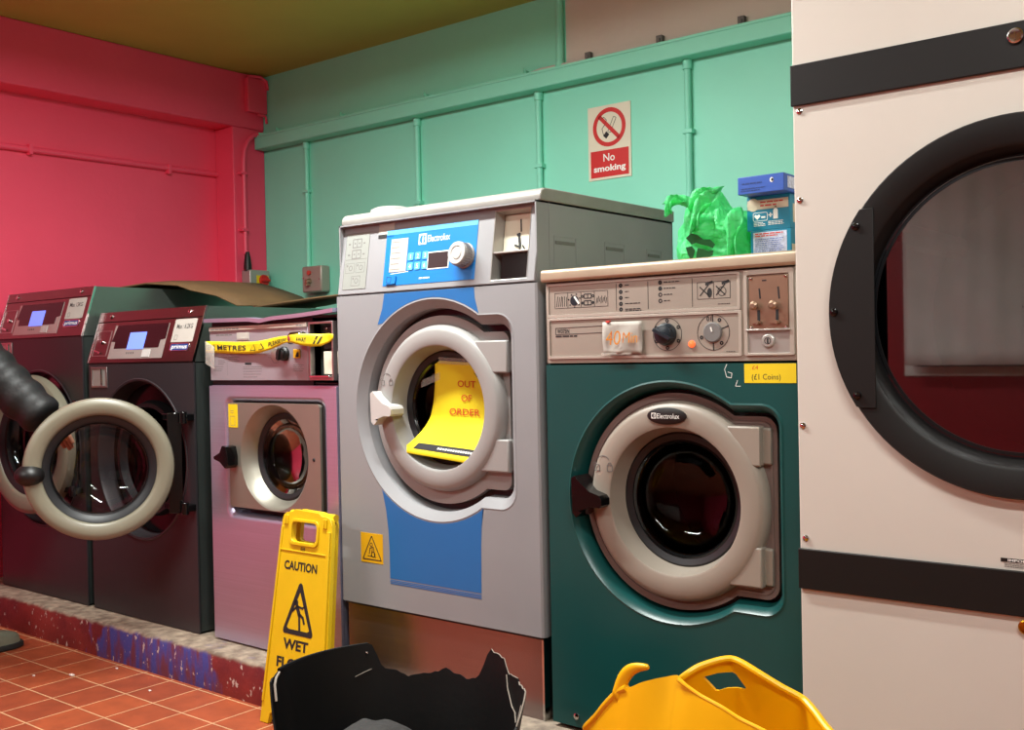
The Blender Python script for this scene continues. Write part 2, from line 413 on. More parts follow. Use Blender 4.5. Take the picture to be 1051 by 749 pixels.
# cable trunking and conduit on the turquoise wall
t = MB().box(-4.425, XR - .01, 3.43, 3.499, 2.137, 2.205)
tr = tag(t.build('cable_trunking', 'teal', bevel=0.005), 'long turquoise painted square cable trunking across the back wall', 'trunking')
MB().box(-4.425, XR - .01, 3.427, 3.431, 2.196, 2.208).build('lid_edge', 'teal', tr, bevel=0.002)
def conduit(name, x, z0, z1, clipz, label):
    c = thing(name, (x, YB - .014, z0), label, 'conduit')
    MB().tube([(x, YB - .014, z0), (x, YB - .014, z1)], 0.013, 12).build('pipe', 'teal', c)
    MB().tube([(x, YB - .014, z1 - .035), (x, YB - .014, z1)], 0.018, 12).build('collar', 'teal', c)
    for z in clipz:
        MB().box(x - .019, x + .022, YB - .03, YB - .0005, z - .008, z + .008).build('pipe_clip', 'teal', c, bevel=.002)
conduit('wall_conduit', -4.083, 1.505, 2.137, (1.89,), 'turquoise conduit running down from the trunking to the grey switch box')
conduit('wall_conduit', -3.313, 1.0, 2.137, (1.75,), 'turquoise conduit on the wall straight above the soap hatch of the grey washer')
conduit('wall_conduit', -2.616, 1.0, 2.137, (1.83,), 'turquoise conduit on the wall between the grey washer lid and the no smoking sign')
conduit('wall_conduit', -1.917, 1.0, 2.137, (1.87,), 'turquoise conduit on the wall above the green plastic bag')
c = thing('wall_pipe', (-2.50, YB - .016, 2.205), 'short turquoise pipe rising from the trunking to the ceiling beside the beige plaster', 'pipe')
MB().tube([(-2.50, YB - .016, 2.205), (-2.50, YB - .016, ZC)], 0.016, 12).build('pipe', 'teal', c)
MB().tube([(-2.50, YB - .016, 2.205), (-2.50, YB - .016, 2.235)], 0.022, 12).build('collar', 'teal', c)
MB().tube([(-2.72, YB - .02, 2.212), (-2.6, YB - .02, 2.219), (-2.4, YB - .02, 2.219), (-2.28, YB - .02, 2.212)], [0.004, .012, .012, .005], 10).build('wall_cable', 'beige_wall')
tag(bpy.data.objects['wall_cable'], 'short grey cable lying on the trunking below the turquoise pipe', 'cable')
for i, x in enumerate((-4.3, -3.814, -3.254, -2.683)):
    tag(MB().box(x - .012, x + .012, YB - .025, YB - .0005, 2.203, 2.235).box(x - .004, x + .004, YB - .03, YB - .02, 2.225, 2.245).build('cable_clip', 'teal', bevel=.002),
        'small turquoise painted clip on top of the trunking under the turquoise upper wall', 'clip', 'painted clips on the trunking')
for i, x in enumerate((-2.362, -2.033, -1.694)):
    tag(MB().box(x - .013, x + .013, YB - .022, YB - .0005, 2.203, 2.252).box(x - .006, x + .006, YB - .028, YB - .02, 2.22, 2.24).build('cable_clip', 'ink_grey', bevel=.002),
        'small dark metal clip on top of the trunking below the beige plaster', 'clip', 'metal clips on the trunking')

# no smoking sign
F = FV(YB)
s = MB().prism(F, rect(-2.377, -2.176, 1.738, 2.031), 0.001, .004).build('no_smoking_sign', 'sign_cream')
tag(s, 'cream no smoking sign with a red ring on the turquoise wall', 'sign')
MB().prism(F, rect(-2.366, -2.187, 1.748, 1.854), .004, .0046).build('red_field', 'red_sign', s)
MB().ringp(F, -2.276, 1.943, .060, .077, .004, .0052).line(F, -2.276 - .046, 1.943 + .046, -2.276 + .046, 1.943 - .046, .016, .004, .0052).build('prohibition_ring', 'red_sign', s)
g = MB()
g.line(F, -2.298, 1.905, -2.283, 1.921, .020, .004, .0045)
g.outline(F, [(-2.283, 1.926), (-2.255, 1.982), (-2.243, 1.976), (-2.271, 1.92)], .0022, .004, .0045)
g.tube([F.p(-2.303, 1.915, .0045), F.p(-2.310, 1.94, .0045), F.p(-2.296, 1.955, .0045), F.p(-2.288, 1.972, .0045), F.p(-2.300, 1.985, .0045), F.p(-2.315, 1.978, .0045)], .0012, 6)
g.build('cigarette_mark', 'ink', s)
MB().text(F, 'No', -2.279, 1.810, .030, .0048, bold=.012, align='C').text(F, 'smoking', -2.277, 1.771, .024, .0048, width=.150, bold=.03, align='C').build('lettering', 'ink_white', s, smooth=False)

# grey switch box at the foot of the first conduit
s = thing('switch_box', (-4.01, YB - .03, 1.377), 'grey metal switch box on the turquoise wall below the first conduit', 'switch')
MB().box(-4.083, -3.938, YB - .06, YB - .001, 1.377, 1.507).build('case', 'panel_beige', s, bevel=.008)
F = FV(YB - .06)
MB().lathe(F, -4.022, 1.474, [(.011, 0), (.011, .012), (.005, .014)], 16, cap1=True).build('lamp', 'print_red', s)
MB().lathe(F, -4.026, 1.432, [(.016, 0), (.016, .006), (.008, .02), (.004, .024)], 16, cap1=True).fbox(F, -4.033, -4.019, 1.41, 1.44, 0, .026).build('switch_lever', 'coin_bronze', s)
for a, b in ((-4.072, 1.45), (-3.952, 1.44)): MB().lathe(F, a, b, [(.005, 0), (.004, .003)], 10, cap1=True).build('screw', 'chrome', s)

# red-knobbed isolator, cable and bend in the pink corner
s = thing('isolator_switch', (-4.40, 3.40, 1.40), 'grey isolator with a red dial on the pink wall in the corner', 'switch')
MB().box(-4.43, -4.36, 3.335, 3.46, 1.385, 1.508).build('case', 'coin_grey', s, bevel=.006)
Fi = FX(-4.36)
MB().fbox(Fi, 3.375, 3.45, 1.40, 1.48, 0, .002).build('yellow_plate', 'yellow_sticker', s)
MB().lathe(Fi, 3.42, 1.455, [(.03, .002), (.028, .012), (.016, .013)], 20, cap1=True).fbox(Fi, 3.395, 3.445, 1.449, 1.461, .01, .026).build('dial', 'red_sign', s, bevel=.002)
MB().tube([(-4.39, 3.345, 1.505), (-4.39, 3.345, 1.53), (-4.39, 3.345, 1.575), (-4.39, 3.345, 1.60)], [.02, .02, .015, .009], 12).build('cable_gland', 'black', s)
c = thing('wall_cable', (-4.39, 3.345, 1.59), 'pink painted cable curving down the corner to the red-dialled isolator', 'cable')
pts = [(-4.405, 3.345, 1.59), (-4.405, 3.345, 2.06), (-4.405, 3.352, 2.12), (-4.405, 3.372, 2.17), (-4.405, 3.41, 2.205), (-4.40, 3.45, 2.213)]
MB().tube(pts, .011, 10).build('sheath', 'pink', c)
MB().tube([(-4.40, 3.44, 2.212), (-4.38, 3.475, 2.214), (-4.30, 3.48, 2.212), (-4.2, 3.48, 2.208)], [.012, .013, .012, .005], 10).build('painted_end', 'teal', c)
for z in (1.713, 2.003): MB().box(-4.429, -4.39, 3.32, 3.36, z - .007, z + .007).build('cable_clip', 'pink', c, bevel=.002)
c = thing('wall_rail', (-4.565, 2.3, 2.0), 'thin pink painted pipe running along the pink wall under the beam', 'pipe')
MB().tube([(XL + .016, YF + .02, 1.985), (XL + .016, 2.0, 2.0), (XL + .016, 3.298, 2.01)], .014, 10).build('pipe', 'pink', c)
for y in (0.6, 2.31, 3.01): MB().box(XL + .0005, XL + .034, y - .008, y + .008, 1.978, 2.024).build('pipe_clip', 'pink', c, bevel=.002)
s = thing('junction_box', (-4.42, 3.43, 2.32), 'pink painted flat junction box high in the corner under the ceiling', 'box')
MB().box(-4.429, -4.395, 3.375, 3.497, 2.325, 2.50).build('cover', 'pink', s, bevel=.004)
MB().tube([(-4.40, 3.38, 2.505), (-4.39, 3.45, 2.512), (-4.39, 3.49, 2.495), (-4.385, 3.492, 2.45)], .008, 8).build('cable', 'pink', s)
MB().tube([(-4.40, 3.44, 2.318), (-4.39, 3.48, 2.312), (-4.40, 3.494, 2.28)], .007, 8).build('cable', 'pink', s)

# ceiling lights
def ceiling_light(x, y, label, L=1.5):
    c = thing('ceiling_light', (x, y, ZC), label, 'ceiling light', 'strip lights')
    MB().box(x - L / 2, x + L / 2, y - .05, y + .05, ZC - .06, ZC - .0005).build('housing', 'fitting_white', c, bevel=.006)
    MB().tube([(x - L / 2 + .03, y, ZC - .085), (x + L / 2 - .03, y, ZC - .085)], .016, 12).build('tube', 'tube_light', c)
    for sx in (-1, 1): MB().box(x + sx * (L / 2 - .02) - .015, x + sx * (L / 2 - .02) + .015, y - .02, y + .02, ZC - .11, ZC - .058).build('lamp_holder', 'fitting_white', c, bevel=.003)
def lamp(name, loc, size, sy, power, col, rot=(0, 0, 0)):
    l = bpy.data.lights.new(name, 'AREA'); l.shape = 'RECTANGLE'; l.size = size; l.size_y = sy; l.energy = power; l.color = col
    o = bpy.data.objects.new(name, l); COL.objects.link(o); o.location = loc; o.rotation_euler = rot
    return o
#LIGHTS
ceiling_light(-2.3, 1.6, 'white fluorescent strip light on the ceiling before the grey washer')
ceiling_light(-2.9, -0.7, 'unseen fluorescent strip light added behind the viewer to brighten the pink wall')  # extra fitting out of view, added to light the pink wall
lamp('strip_lamp', (-2.9, -0.7, ZC - .13), 1.4, .08, 48, (.97, 1.0, .97))  # lamp of the added fitting, brightens the pink wall
ceiling_light(0.1, 0.8, 'white fluorescent strip light on the ceiling before the tumble dryer')
lamp('strip_lamp', (-2.3, 1.6, ZC - .13), 1.4, .08, 84, (.97, 1.0, .97))
lamp('strip_lamp', (0.1, 0.8, ZC - .13), 1.4, .08, 42, (.97, 1.0, .97))

# ------------------------------------------------------------------ washer pieces
def electrolux_mark(F, mb_w, mb_b, a, b, h, c):
    mb_w.prism(F, rect(a, a + h * .95, b, b + h), c, c + .0004)
    pts = [(a + h * .48, b + h * .1)] + [(a + h * .48 + h * .36 * math.cos(t), b + h * .5 + h * .4 * math.sin(t)) for t in [PI / 2 + PI * i / 10 for i in range(11)]][::-1]
    mb_b.prism(F, pts[1:], c + .0004, c + .0006)
    mb_b.prism(F, [(a + h * .56, b + h * .12), (a + h * .82, b + h * .2), (a + h * .82, b + h * .8), (a + h * .56, b + h * .88), (a + h * .66, b + h * .5)], c + .0004, c + .0006)

def ring_door(F, ca, cb, c, R, r, ringmat, parent, hinge=True, glass_depth=.045, both=False):
    """round porthole door: moulded ring, rubber gasket, bulged glass"""
    prof = [(R, c - .045), (R, c - .022), (R - .003, c - .012), (R - .009, c - .004), (R - .018, c), (r + .006, c), (r + .002, c - .002), (r - .012, c - .052), (r - .014, c - .058), (R - .01, c - .058)]
    d = MB().lathe(F, ca, cb, prof, 80, closed=True).build('door', ringmat, parent)
    MB().lathe(F, ca, cb, [(r - .010, c - .050), (r - .016, c - .047), (r - .030, c - .052), (r - .032, c - .066), (r - .012, c - .066)], 64, closed=True).build('gasket', 'rubber', d)
    R2 = r - .030
    gl = [(R2, c - .060), (R2 * .99, c - .057), (R2 * .93, c - .062), (R2 * .9, c - .074)]
    for i in range(1, 9):
        t = i / 8 * PI / 2; gl.append((R2 * .88 * math.cos(t) + .0005, c - .074 - glass_depth * math.sin(t)))
    MB().lathe(F, ca, cb, gl, 64, cap1=True).build('glass', 'door_glass', d)
    MB().lathe(F, ca, cb, [(R2 + .002, c - .054), (R2 - .004, c - .050), (R2 - .008, c - .056)], 64).build('glass_rim', 'black_gloss', d)
    return d

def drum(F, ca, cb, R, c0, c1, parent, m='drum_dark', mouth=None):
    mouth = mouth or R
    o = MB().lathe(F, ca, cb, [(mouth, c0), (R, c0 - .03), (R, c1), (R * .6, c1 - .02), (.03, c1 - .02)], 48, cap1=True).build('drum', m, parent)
    for k in range(3):
        t = 2 * PI * k / 3 + .5
        MB().tube([F.p(ca + (R - .015) * math.cos(t), cb + (R - .015) * math.sin(t), c0 - .06), F.p(ca + (R - .015) * math.cos(t), cb + (R - .015) * math.sin(t), c1 + .01)], .028, 8).build('drum_lifter', m, o)
    return o

def shell(name, x0, x1, y0, y1, z0, z1, m, parent, th=.004, bevel=.006):
    b = MB()
    b.box(x0, x0 + th, y0, y1, z0, z1); b.box(x1 - th, x1, y0, y1, z0, z1)
    b.box(x0, x1, y1 - th, y1, z0, z1); b.box(x0, x1, y0, y1, z1 - th, z1); b.box(x0, x1, y0, y1, z0, z0 + th)
    return b.build(name, m, parent, smooth=False)

def handle_shape(F, ca, cb, c0, c1, m, parent, s=1.0):
    """fin-shaped door latch: broad blade at the rim tapering to a stub on the ring"""
    out = [(-.046, .040), (-.036, .046), (-.020, .030), (.004, .012), (.030, .004), (.036, -.004), (.036, -.018), (.030, -.024), (.006, -.024), (-.012, -.030), (-.026, -.044), (-.034, -.050), (-.044, -.040)]
    pts = [(ca + a * s, cb + b * s) for a, b in out]
    return MB().prism(F, pts, c0, c1).build('handle', m, parent, bevel=.007, seg=3)

def lock_marks(F, a, b, c, mb, s=1.0):
    for dx, open_ in ((-.018, True), (.018, False)):
        mb.outline(F, rect(a + (dx - .007) * s, a + (dx + .007) * s, b - .016 * s, b - .002 * s), .0016 * s, c, c + .0005)
        for i in range(6):
            t0, t1 = PI * i / 6, PI * (i + 1) / 6; o = (-.006 if open_ else 0)
            mb.line(F, a + (dx + o) * s + .005 * s * math.cos(t0), b + (-.002 + .006 * math.sin(t0)) * s, a + (dx + o) * s + .005 * s * math.cos(t1), b + (-.002 + .006 * math.sin(t1)) * s, .0014 * s, c, c + .0005)
    for i in range(8):
        t0, t1 = math.radians(30 + 15 * i), math.radians(45 + 15 * i)
        mb.line(F, a + .018 * s * math.cos(t0), b + .004 * s + .016 * s * math.sin(t0), a + .018 * s * math.cos(t1), b + .004 * s + .016 * s * math.sin(t1), .0018 * s, c, c + .0005)

def screw(F, a, b, c, r, m, parent, name='screw'):
    o = MB().lathe(F, a, b, [(r, c), (r * .95, c + r * .35), (r * .5, c + r * .6)], 14, cap1=True)
    return o.build(name, m, parent)

GM = 'washing machines in the row'
# ------------------------------------------------------------------ grey and blue washer (out of order)
Y0 = 2.08
m = thing('washing_machine', (-1.9475, Y0, .1247), 'tall grey and blue washing machine with a yellow out of order notice in its door', 'washing machine', GM)
gx0, gx1 = -2.312, -1.584
shell('cabinet', gx0, gx1, Y0 + .012, 2.77, .336, 1.437, 'grey_paint', m)
F = FV(Y0)
KH = dict(cx=-1.938, cz=.903, R=.306, bx=-1.652, h=.256, rc=.055)
hole = keyhole(**KH)
fp = MB().prism(F, rect(gx0, gx1, .338, 1.229), -.012, 0, [hole])
fp.loft([[F.p(a, b, c) for a, b in keyhole(d=d, **KH)] for d, c in ((0, 0), (.004, .001), (.022, -.016), (.028, -.022), (.030, -.065))])
fp = fp.build('front_panel', 'grey_paint', m, angle=40)
MB().prism(F, keyhole(d=.0295, **KH), -.070, -.062, [circ(-1.94, .908, .165, 48)]).build('recess', 'rubber', fp)
# rounded right and left edges of the front
for x, sg in ((gx1, 1), (gx0, -1)):
    MB().loft([[Vector((x, Y0, z)), Vector((x + sg * .006, Y0 + .003, z)), Vector((x + sg * .009, Y0 + .01, z)), Vector((x + sg * .009, Y0 + .05, z)), Vector((x, Y0 + .05, z))] for z in (.338, 1.229)], True, True).build('edge_trim', 'grey_paint', m)
bl = MB()
bl.prism(F, [(-2.117, 1.2285), (-1.784, 1.2285), (-1.782, 1.20), (-1.771, 1.162), (-1.772, 1.160)] + [(-1.938 + .307 * math.cos(t), .903 + .307 * math.sin(t)) for t in [math.radians(58 + (128 - 58) * i / 16) for i in range(17)]] + [(-2.146, 1.142), (-2.127, 1.185)], 0, .0006)
plab(bl.build('blue_stripe', 'blue_low', m, smooth=False), 'blue stripe above the door'); bl = MB()
bl.prism(F, [(-2.141, .672), (-2.128, .62), (-2.120, .56), (-2.117, .50), (-2.117, .425), (-1.779, .425), (-1.777, .55), (-1.774, .60), (-1.768, .652)] + [(-1.938 + .307 * math.cos(t), .903 + .307 * math.sin(t)) for t in [math.radians(304 - (304 - 228) * i / 16) for i in range(17)]], 0, .0006)
for i in range(3): bl.fbox(F, -2.117, -1.779, .410 + .0045 * i, .4125 + .0045 * i, 0, .0006)
plab(bl.build('blue_stripe', 'blue_low', m, smooth=False), 'blue stripe below the door')
MB().prism(F, keyhole(d=.048, **KH), -.062, -.038, [circ(-1.94, .908, .168, 48)]).build('door_surround', 'ring_grey', m, bevel=.008, seg=3)
d = ring_door(F, -1.936, .908, -.008, .228, .169, 'ring_grey', m)
for z0, z1 in ((1.003, 1.088), (.744, .830)):
    MB().prism(F, [(-1.745 if z0 > .9 else -1.80, z0), (-1.690, z0), (-1.690, z1), (-1.80 if z0 > .9 else -1.745, z1)], -.045, -.014).prism(F, rect(-1.692, -1.674, z0 + .003, z1 - .003), -.06, -.03).build('hinge', 'ring_grey', d, bevel=.004)
handle_shape(F, -2.115, .908, -.03, .022, 'white_plastic', d)
lm = MB(); lock_marks(F, -2.122, .985, -.0075, lm, .9); lm.build('lock_symbols', 'ink_grey', d, smooth=False)
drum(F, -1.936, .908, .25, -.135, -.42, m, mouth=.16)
# control panel, leaning back
SL = .155
T = FT(Y0, 1.233, SL)
cp = MB().prism(T, rect(gx0 + .001, gx1 - .001, 1.2335, 1.437), -.02, 0, [rect(-1.728, -1.612, 1.243, 1.423)])
cp = cp.build('control_panel', 'grey_paint', m, angle=40, bevel=.002)
MB().prism(T, rect(-2.125, -1.785, 1.2495, 1.407), 0, .0012).build('blue_field', 'blue', cp, smooth=False)
MB().prism(T, [(-2.1245, 1.394), (-1.786, 1.394), (-1.785, 1.407), (-2.125, 1.407)], .0012, .0016).build('pale_stripe', 'blue_light', cp, smooth=False)
MB().prism(T, rect(-2.104, -2.038, 1.287, 1.381), .0012, .0022).build('menu_sheet', 'paper_white', cp, smooth=False)
b = MB()
for i in range(6): b.fine(T, -2.100, 1.371 - .0155 * i, .040, 1, c=.0024, h=.0017)
b.build('menu_print', 'ink_grey', cp, smooth=False)
W_, B_ = MB(), MB()
electrolux_mark(T, W_, B_, -1.998, 1.357, .030, .0012)
W_.text(T, 'Electrolux', -1.964, 1.363, .019, .0015, width=.082, bold=.0)
W_.fine(T, -1.985, 1.262, .045, 1, h=.004, c=.0014)
W_.line(T, -2.098, 1.282, -2.028, 1.286, .0015, .0012, .0015)
W_.build('lettering', 'ink_white', cp, smooth=False); B_.build('brand_emblem', 'blue', cp, smooth=False)
for r_ in range(2):
    for c_ in range(3):
        a, z = -2.0225 + .0275 * c_, 1.3265 - .0275 * r_
        kb = MB().prism(T, rrect(a - .0105, a + .0105, z - .0105, z + .0105, .004, 3), .0012, .003).build('button', 'blue_light', cp)
        MB().text(T, '123456'[r_ * 3 + c_], a, z - .006, .012, .0033, align='C').build('digit', 'ink_white', cp, smooth=False)
bb = MB().prism(T, rrect(-2.112, -2.073, 1.253, 1.277, .003, 3), .0012, .0055).build('button', 'blue', cp, bevel=.0015)
MB().outline(T, rect(-2.106, -2.090, 1.257, 1.273), .0012, .0055, .0058).build('button_mark', 'ink', cp, smooth=False)
MB().prism(T, rect(-1.958, -1.879, 1.286, 1.334), .0012, .0022).build('display_frame', 'ink_white', cp, smooth=False)
MB().prism(T, rect(-1.955, -1.882, 1.289, 1.331), .0022, .0028).build('display', 'display_dark', cp, smooth=False)
kb = MB().lathe(T, -1.822, 1.314, [(.034, .0012), (.034, .006), (.031, .008), (.0315, .032), (.030, .036), (.024, .037)], 40, cap1=False)
for i in range(30):
    t = 2 * PI * i / 30; kb.tube([T.p(-1.822 + .0312 * math.cos(t), 1.314 + .0312 * math.sin(t), .009), T.p(-1.822 + .0312 * math.cos(t), 1.314 + .0312 * math.sin(t), .031)], .0018, 5)
kb = kb.build('knob', 'ring_grey', cp)
MB().lathe(T, -1.822, 1.314, [(.030, .0365), (.0285, .038), (.020, .038), (.0185, .0355), (.016, .0355), (.015, .038), (.010, .039)], 40, cap1=True).build('knob_face', 'white_plastic', cp)
# programme symbols sheet and white sticker
MB().prism(T, rect(-2.293, -2.196, 1.248, 1.411), 0, .0008).build('symbol_sheet', 'symbol_sheet', cp, smooth=False)
q = MB(); q.outline(T, rect(-2.293, -2.196, 1.248, 1.411), .0012, .0008, .001)
q.line(T, -2.29, 1.335, -2.20, 1.335, .0012, .0008, .001)
for a, z in ((-2.246, 1.382), (-2.246, 1.350)):
    q.outline(T, rect(a - .018, a + .018, z - .012, z + .012), .0026, .0008, .001)
    q.line(T, a, z - .012, a, z + .012, .002, .0008, .001); q.line(T, a - .012, z, a - .006, z, .004, .0008, .001); q.line(T, a + .006, z, a + .012, z, .004, .0008, .001)
    q.fine(T, a - .036, z - .003, .010, 1, h=.004, c=.001); q.fine(T, a + .026, z - .003, .008, 1, h=.004, c=.001)
q.build('wash_symbols', 'ink_grey', cp, smooth=False)
q = MB()
for a, z in ((-2.268, 1.310), (-2.225, 1.310), (-2.24, 1.272)):
    q.outline(T, rect(a - .018, a + .018, z - .014, z + .014), .001, .0008, .001); q.ringp(T, a + .003, z, .006, .0078, .0008, .001, 12); q.fbox(T, a - .013, a - .009, z + .004, z + .01, .0008, .001)
q.build('wash_symbols', 'ink_grey', cp, smooth=False)
MB().prism(T, rect(-2.160, -2.098, 1.398, 1.430), 0, .001).build('sticker', 'paper_white', cp, smooth=False)
MB().prism(T, rect(-2.160, -2.099, 1.388, 1.3985), 0, .0012).build('sticker', 'ink', cp, smooth=False)
# coin slot recess
cn = MB()
cn.loft([[T.p(a, b, c) for a, b in rect(*r4)] for r4, c in (((-1.730, -1.610, 1.241, 1.425), .001), ((-1.728, -1.612, 1.243, 1.423), 0), ((-1.720, -1.620, 1.247, 1.419), -.05))])
cn = cn.build('coin_unit', 'coin_grey', m, smooth=False)
MB().prism(T, rect(-1.722, -1.618, 1.315, 1.420), -.05, -.032).build('coin_plate', 'sign_cream', cn, bevel=.002)
MB().prism(T, rect(-1.727, -1.613, 1.312, 1.317), -.05, -.001).build('shelf', 'coin_grey', cn, bevel=.001)
MB().prism(T, rect(-1.719, -1.621, 1.247, 1.312), -.0505, -.05).prism(T, rect(-1.706, -1.622, 1.247, 1.310), -.05, -.012).build('coin_return', 'black_gloss', cn, smooth=False)
q = MB(); q.line(T, -1.668, 1.405, -1.664, 1.372, .004, -.032, -.031); q.line(T, -1.670, 1.362, -1.664, 1.333, .007, -.032, -.030)
q.line(T, -1.676, 1.364, -1.666, 1.366, .006, -.032, -.029); q.line(T, -1.682, 1.338, -1.662, 1.331, .005, -.032, -.029); q.line(T, -1.656, 1.336, -1.646, 1.322, .0035, -.032, -.0295); q.line(T, -1.666, 1.334, -1.664, 1.322, .003, -.032, -.0295)
q.build('coin_slot', 'ink', cn, smooth=False)
# lid with rounded nose
lid = MB(); prof = []
for i in range(9):
    t = PI / 2 * i / 8; prof.append((2.132 - .024 * math.sin(t + 0) - .0, 1.4405 + .026 - .026 * math.cos(t + 0)))
prof = [(2.108, 1.438)] + [(2.130 - .024 * math.cos(PI / 2 * i / 8), 1.447 + .024 * math.sin(PI / 2 * i / 8)) for i in range(9)] + [(2.775, 1.471), (2.775, 1.438)]
lid.loft([[Vector((x, y, z)) for y, z in prof] for x in (gx0 - .005, gx1 + .004)], True, True)
lid = lid.build('lid', 'lid_grey', m, bevel=.003)
MB().lathe(Fr((0, 0, 1.471), (1, 0, 0), (0, 1, 0), (0, 0, 1)), -2.20, 2.20, [(.066, 0), (.062, .012), (.045, .019), (.02, .022)], 32, cap1=True).build('soap_hatch', 'ring_grey', lid)
# pressed panel lines and vents on the side that shows above the green washer
G_ = FX(gx1)
sd = MB()
for y0, y1, zt in ((2.165, 2.262, 1.352), (2.40, 2.497, 1.352), (2.62, 2.70, 1.346)):
    sd.outline(G_, rect(y0, y1, zt - .16, zt), .0022, 0, .001)
sd.line(G_, 2.145, 1.24, 2.145, 1.437, .0022, 0, .001)
sd.build('pressed_panel', 'grey_paint', m, smooth=False)
for y0, y1, zt in ((2.17, 2.255, 1.340), (2.405, 2.49, 1.340), (2.625, 2.69, 1.334)): MB().fbox(G_, y0, y1, zt - .008, zt, 0, .002).build('vent_slot', 'ink_grey', m, smooth=False)
# warning sticker
wn = MB().prism(F, rect(-2.234, -2.144, .461, .546), 0, .0007).build('warning_sticker', 'yellow_warn', m, smooth=False)
q = MB(); q.outline(F, [(-2.226, .470), (-2.151, .470), (-2.189, .538)], .003, .0007, .001)
q.ringp(F, -2.191, .513, .004, .006, .0007, .001, 12); q.line(F, -2.196, .503, -2.182, .506, .003, .0007, .001); q.line(F, -2.2, .486, -2.196, .503, .003, .0007, .001)
q.line(F, -2.192, .478, -2.187, .501, .003, .0007, .001); q.line(F, -2.178, .48, -2.182, .506, .0025, .0007, .001); q.ringp(F, -2.183, .485, .006, .0085, .0007, .001, 14); q.line(F, -2.206, .48, -2.172, .478, .002, .0007, .001)
q.build('warning_mark', 'ink', wn, smooth=False)
# stainless plinth under it
pl = MB().box(gx0 + .004, gx1 - .002, Y0 + .012, 2.72, .1247, .331).build('plinth', 'plinth_steel', m, bevel=.002)
MB().box(gx1 - .007, gx1 - .001, Y0 + .009, Y0 + .03, .1247, .331).build('plinth_edge', 'chrome', pl)
MB().box(gx0 + .002, gx1, Y0 + .006, Y0 + .03, .331, .337).build('shadow_gap', 'black', m)

# out of order notice, drooping inside the porthole
nt = thing('paper_notice', (-1.91, Y0 + .05, .77), 'bright yellow out of order notice drooping inside the porthole of the grey washer', 'notice')
def notice_pt(u, v):      # u across 0..1, v up 0..1
    x = -1.990 + .200 * u + (1 - v) ** 3 * -.095 * (1 - u) ** 1.3 - .012 * u * (1 - v)
    z = .776 + .262 * v - .010 * u * v
    if v < .30: z = .776 + .262 * v + .02 * (1 - v / .30) * (u - .35) * -1.2
    y = Y0 + .066 - .056 * max(0, (.42 - v) / .42) ** 1.5 - .012 * math.sin(u * PI) * v
    return Vector((x, y, z))
loops = [[notice_pt(i / 16, j / 24) for i in range(17)] for j in range(25)]
MB().loft(loops, closed=False).build('sheet', 'yellow_paper', nt, solid=.0006)
class NoticeFrame:
    def p(s, a, b, c=0.0):
        q = notice_pt(a, b); return q + Vector((0, -1, 0)) * c
NF = NoticeFrame()
q = MB()
q.text(NF, 'OUT', .63, .735, .070, .002, width=.31, align='C', bold=.01).text(NF, 'OF', .63, .585, .070, .002, width=.18, align='C', bold=.01).text(NF, 'ORDER', .60, .435, .070, .002, width=.52, align='C', bold=.01)
q.build('lettering', 'ink_red', nt, smooth=False)
q = MB(); q.loft([[NF.p(.12 + .88 * i / 12, b, .002) for i in range(13)] for b in (.055, .115)], closed=False); q.build('black_strip', 'ink', nt, smooth=False)
q = MB()
for i in range(14): q.loft([[NF.p(.42 + .035 * i, b, .003), NF.p(.42 + .035 * i + .024, b, .003)] for b in (.076, .094)], closed=False)
q.build('strip_print', 'ink_white', nt, smooth=False)
q = MB(); q.loft([[NF.p(.1 + .6 * i / 4, b, .0035) for i in range(5)] for b in (.97, 1.04)], closed=False)
q.loft([[NF.p(-.28 + .4 * i / 4, b + .1 * i / 4, .003) for i in range(5)] for b in (.70, .78)], closed=False)
q.build('clear_tape', 'tape_clear', nt, smooth=False)

# ------------------------------------------------------------------ green washer
m = thing('washing_machine', (-1.223, Y0, .1247), 'dark green washing machine with beige control panel beside the tumble dryer', 'washing machine', GM)
x0, x1 = -1.553, -.893
shell('cabinet', x0, x1, Y0 + .012, 2.75, .136, 1.226, 'green_paint', m)
KG = dict(cx=-1.211, cz=.705, R=.280, bx=-.931, h=.230, rc=.05)
fp = MB().prism(F, rect(x0, x1, .136, 1.022), -.012, 0, [keyhole(**KG)])
fp.loft([[F.p(a, b, c) for a, b in keyhole(d=d_, **KG)] for d_, c in ((0, 0), (.004, .002), (.012, -.006), (.018, -.022), (.022, -.034), (.023, -.07))])
fp = fp.build('front_panel', 'green_paint', m, angle=40)
MB().prism(F, keyhole(d=.0225, **KG), -.075, -.068, [circ(-1.208, .707, .165, 48)]).build('recess', 'black', fp)
MB().prism(F, keyhole(d=.030, **KG), -.068, -.034, [circ(-1.208, .707, .168, 48)]).build('door_surround', 'liner_taupe', m, bevel=.010, seg=3)
MB().prism(F, keyhole(d=.040, **KG), -.036, -.032, [keyhole(d=.046, **KG)]).build('surround_bead', 'liner_taupe', m, bevel=.002)
d = ring_door(F, -1.206, .707, -.005, .230, .168, 'ring_taupe', m)
for z0, z1 in ((.797, .884), (.533, .622)):
    MB().prism(F, [(-1.015 if z0 > .7 else -1.07, z0), (-.990, z0), (-.990, z1), (-1.07 if z0 > .7 else -1.015, z1)], -.045, -.008).prism(F, rect(-.992, -.972, z0 + .003, z1 - .003), -.06, -.025).build('hinge', 'ring_taupe', d, bevel=.004)
handle_shape(F, -1.415, .708, -.03, .030, 'black_gloss', d, 1.05)
lm = MB(); lock_marks(F, -1.392, .784, -.0045, lm, 1.0); lm.build('lock_symbols', 'ink_grey', d, smooth=False)
bd = MB().lathe(F, -1.215, .903, [(.0195, -.006), (.0195, -.001), (.016, .001)], 32, cap1=True, ea=2.6).build('badge', 'black', d)
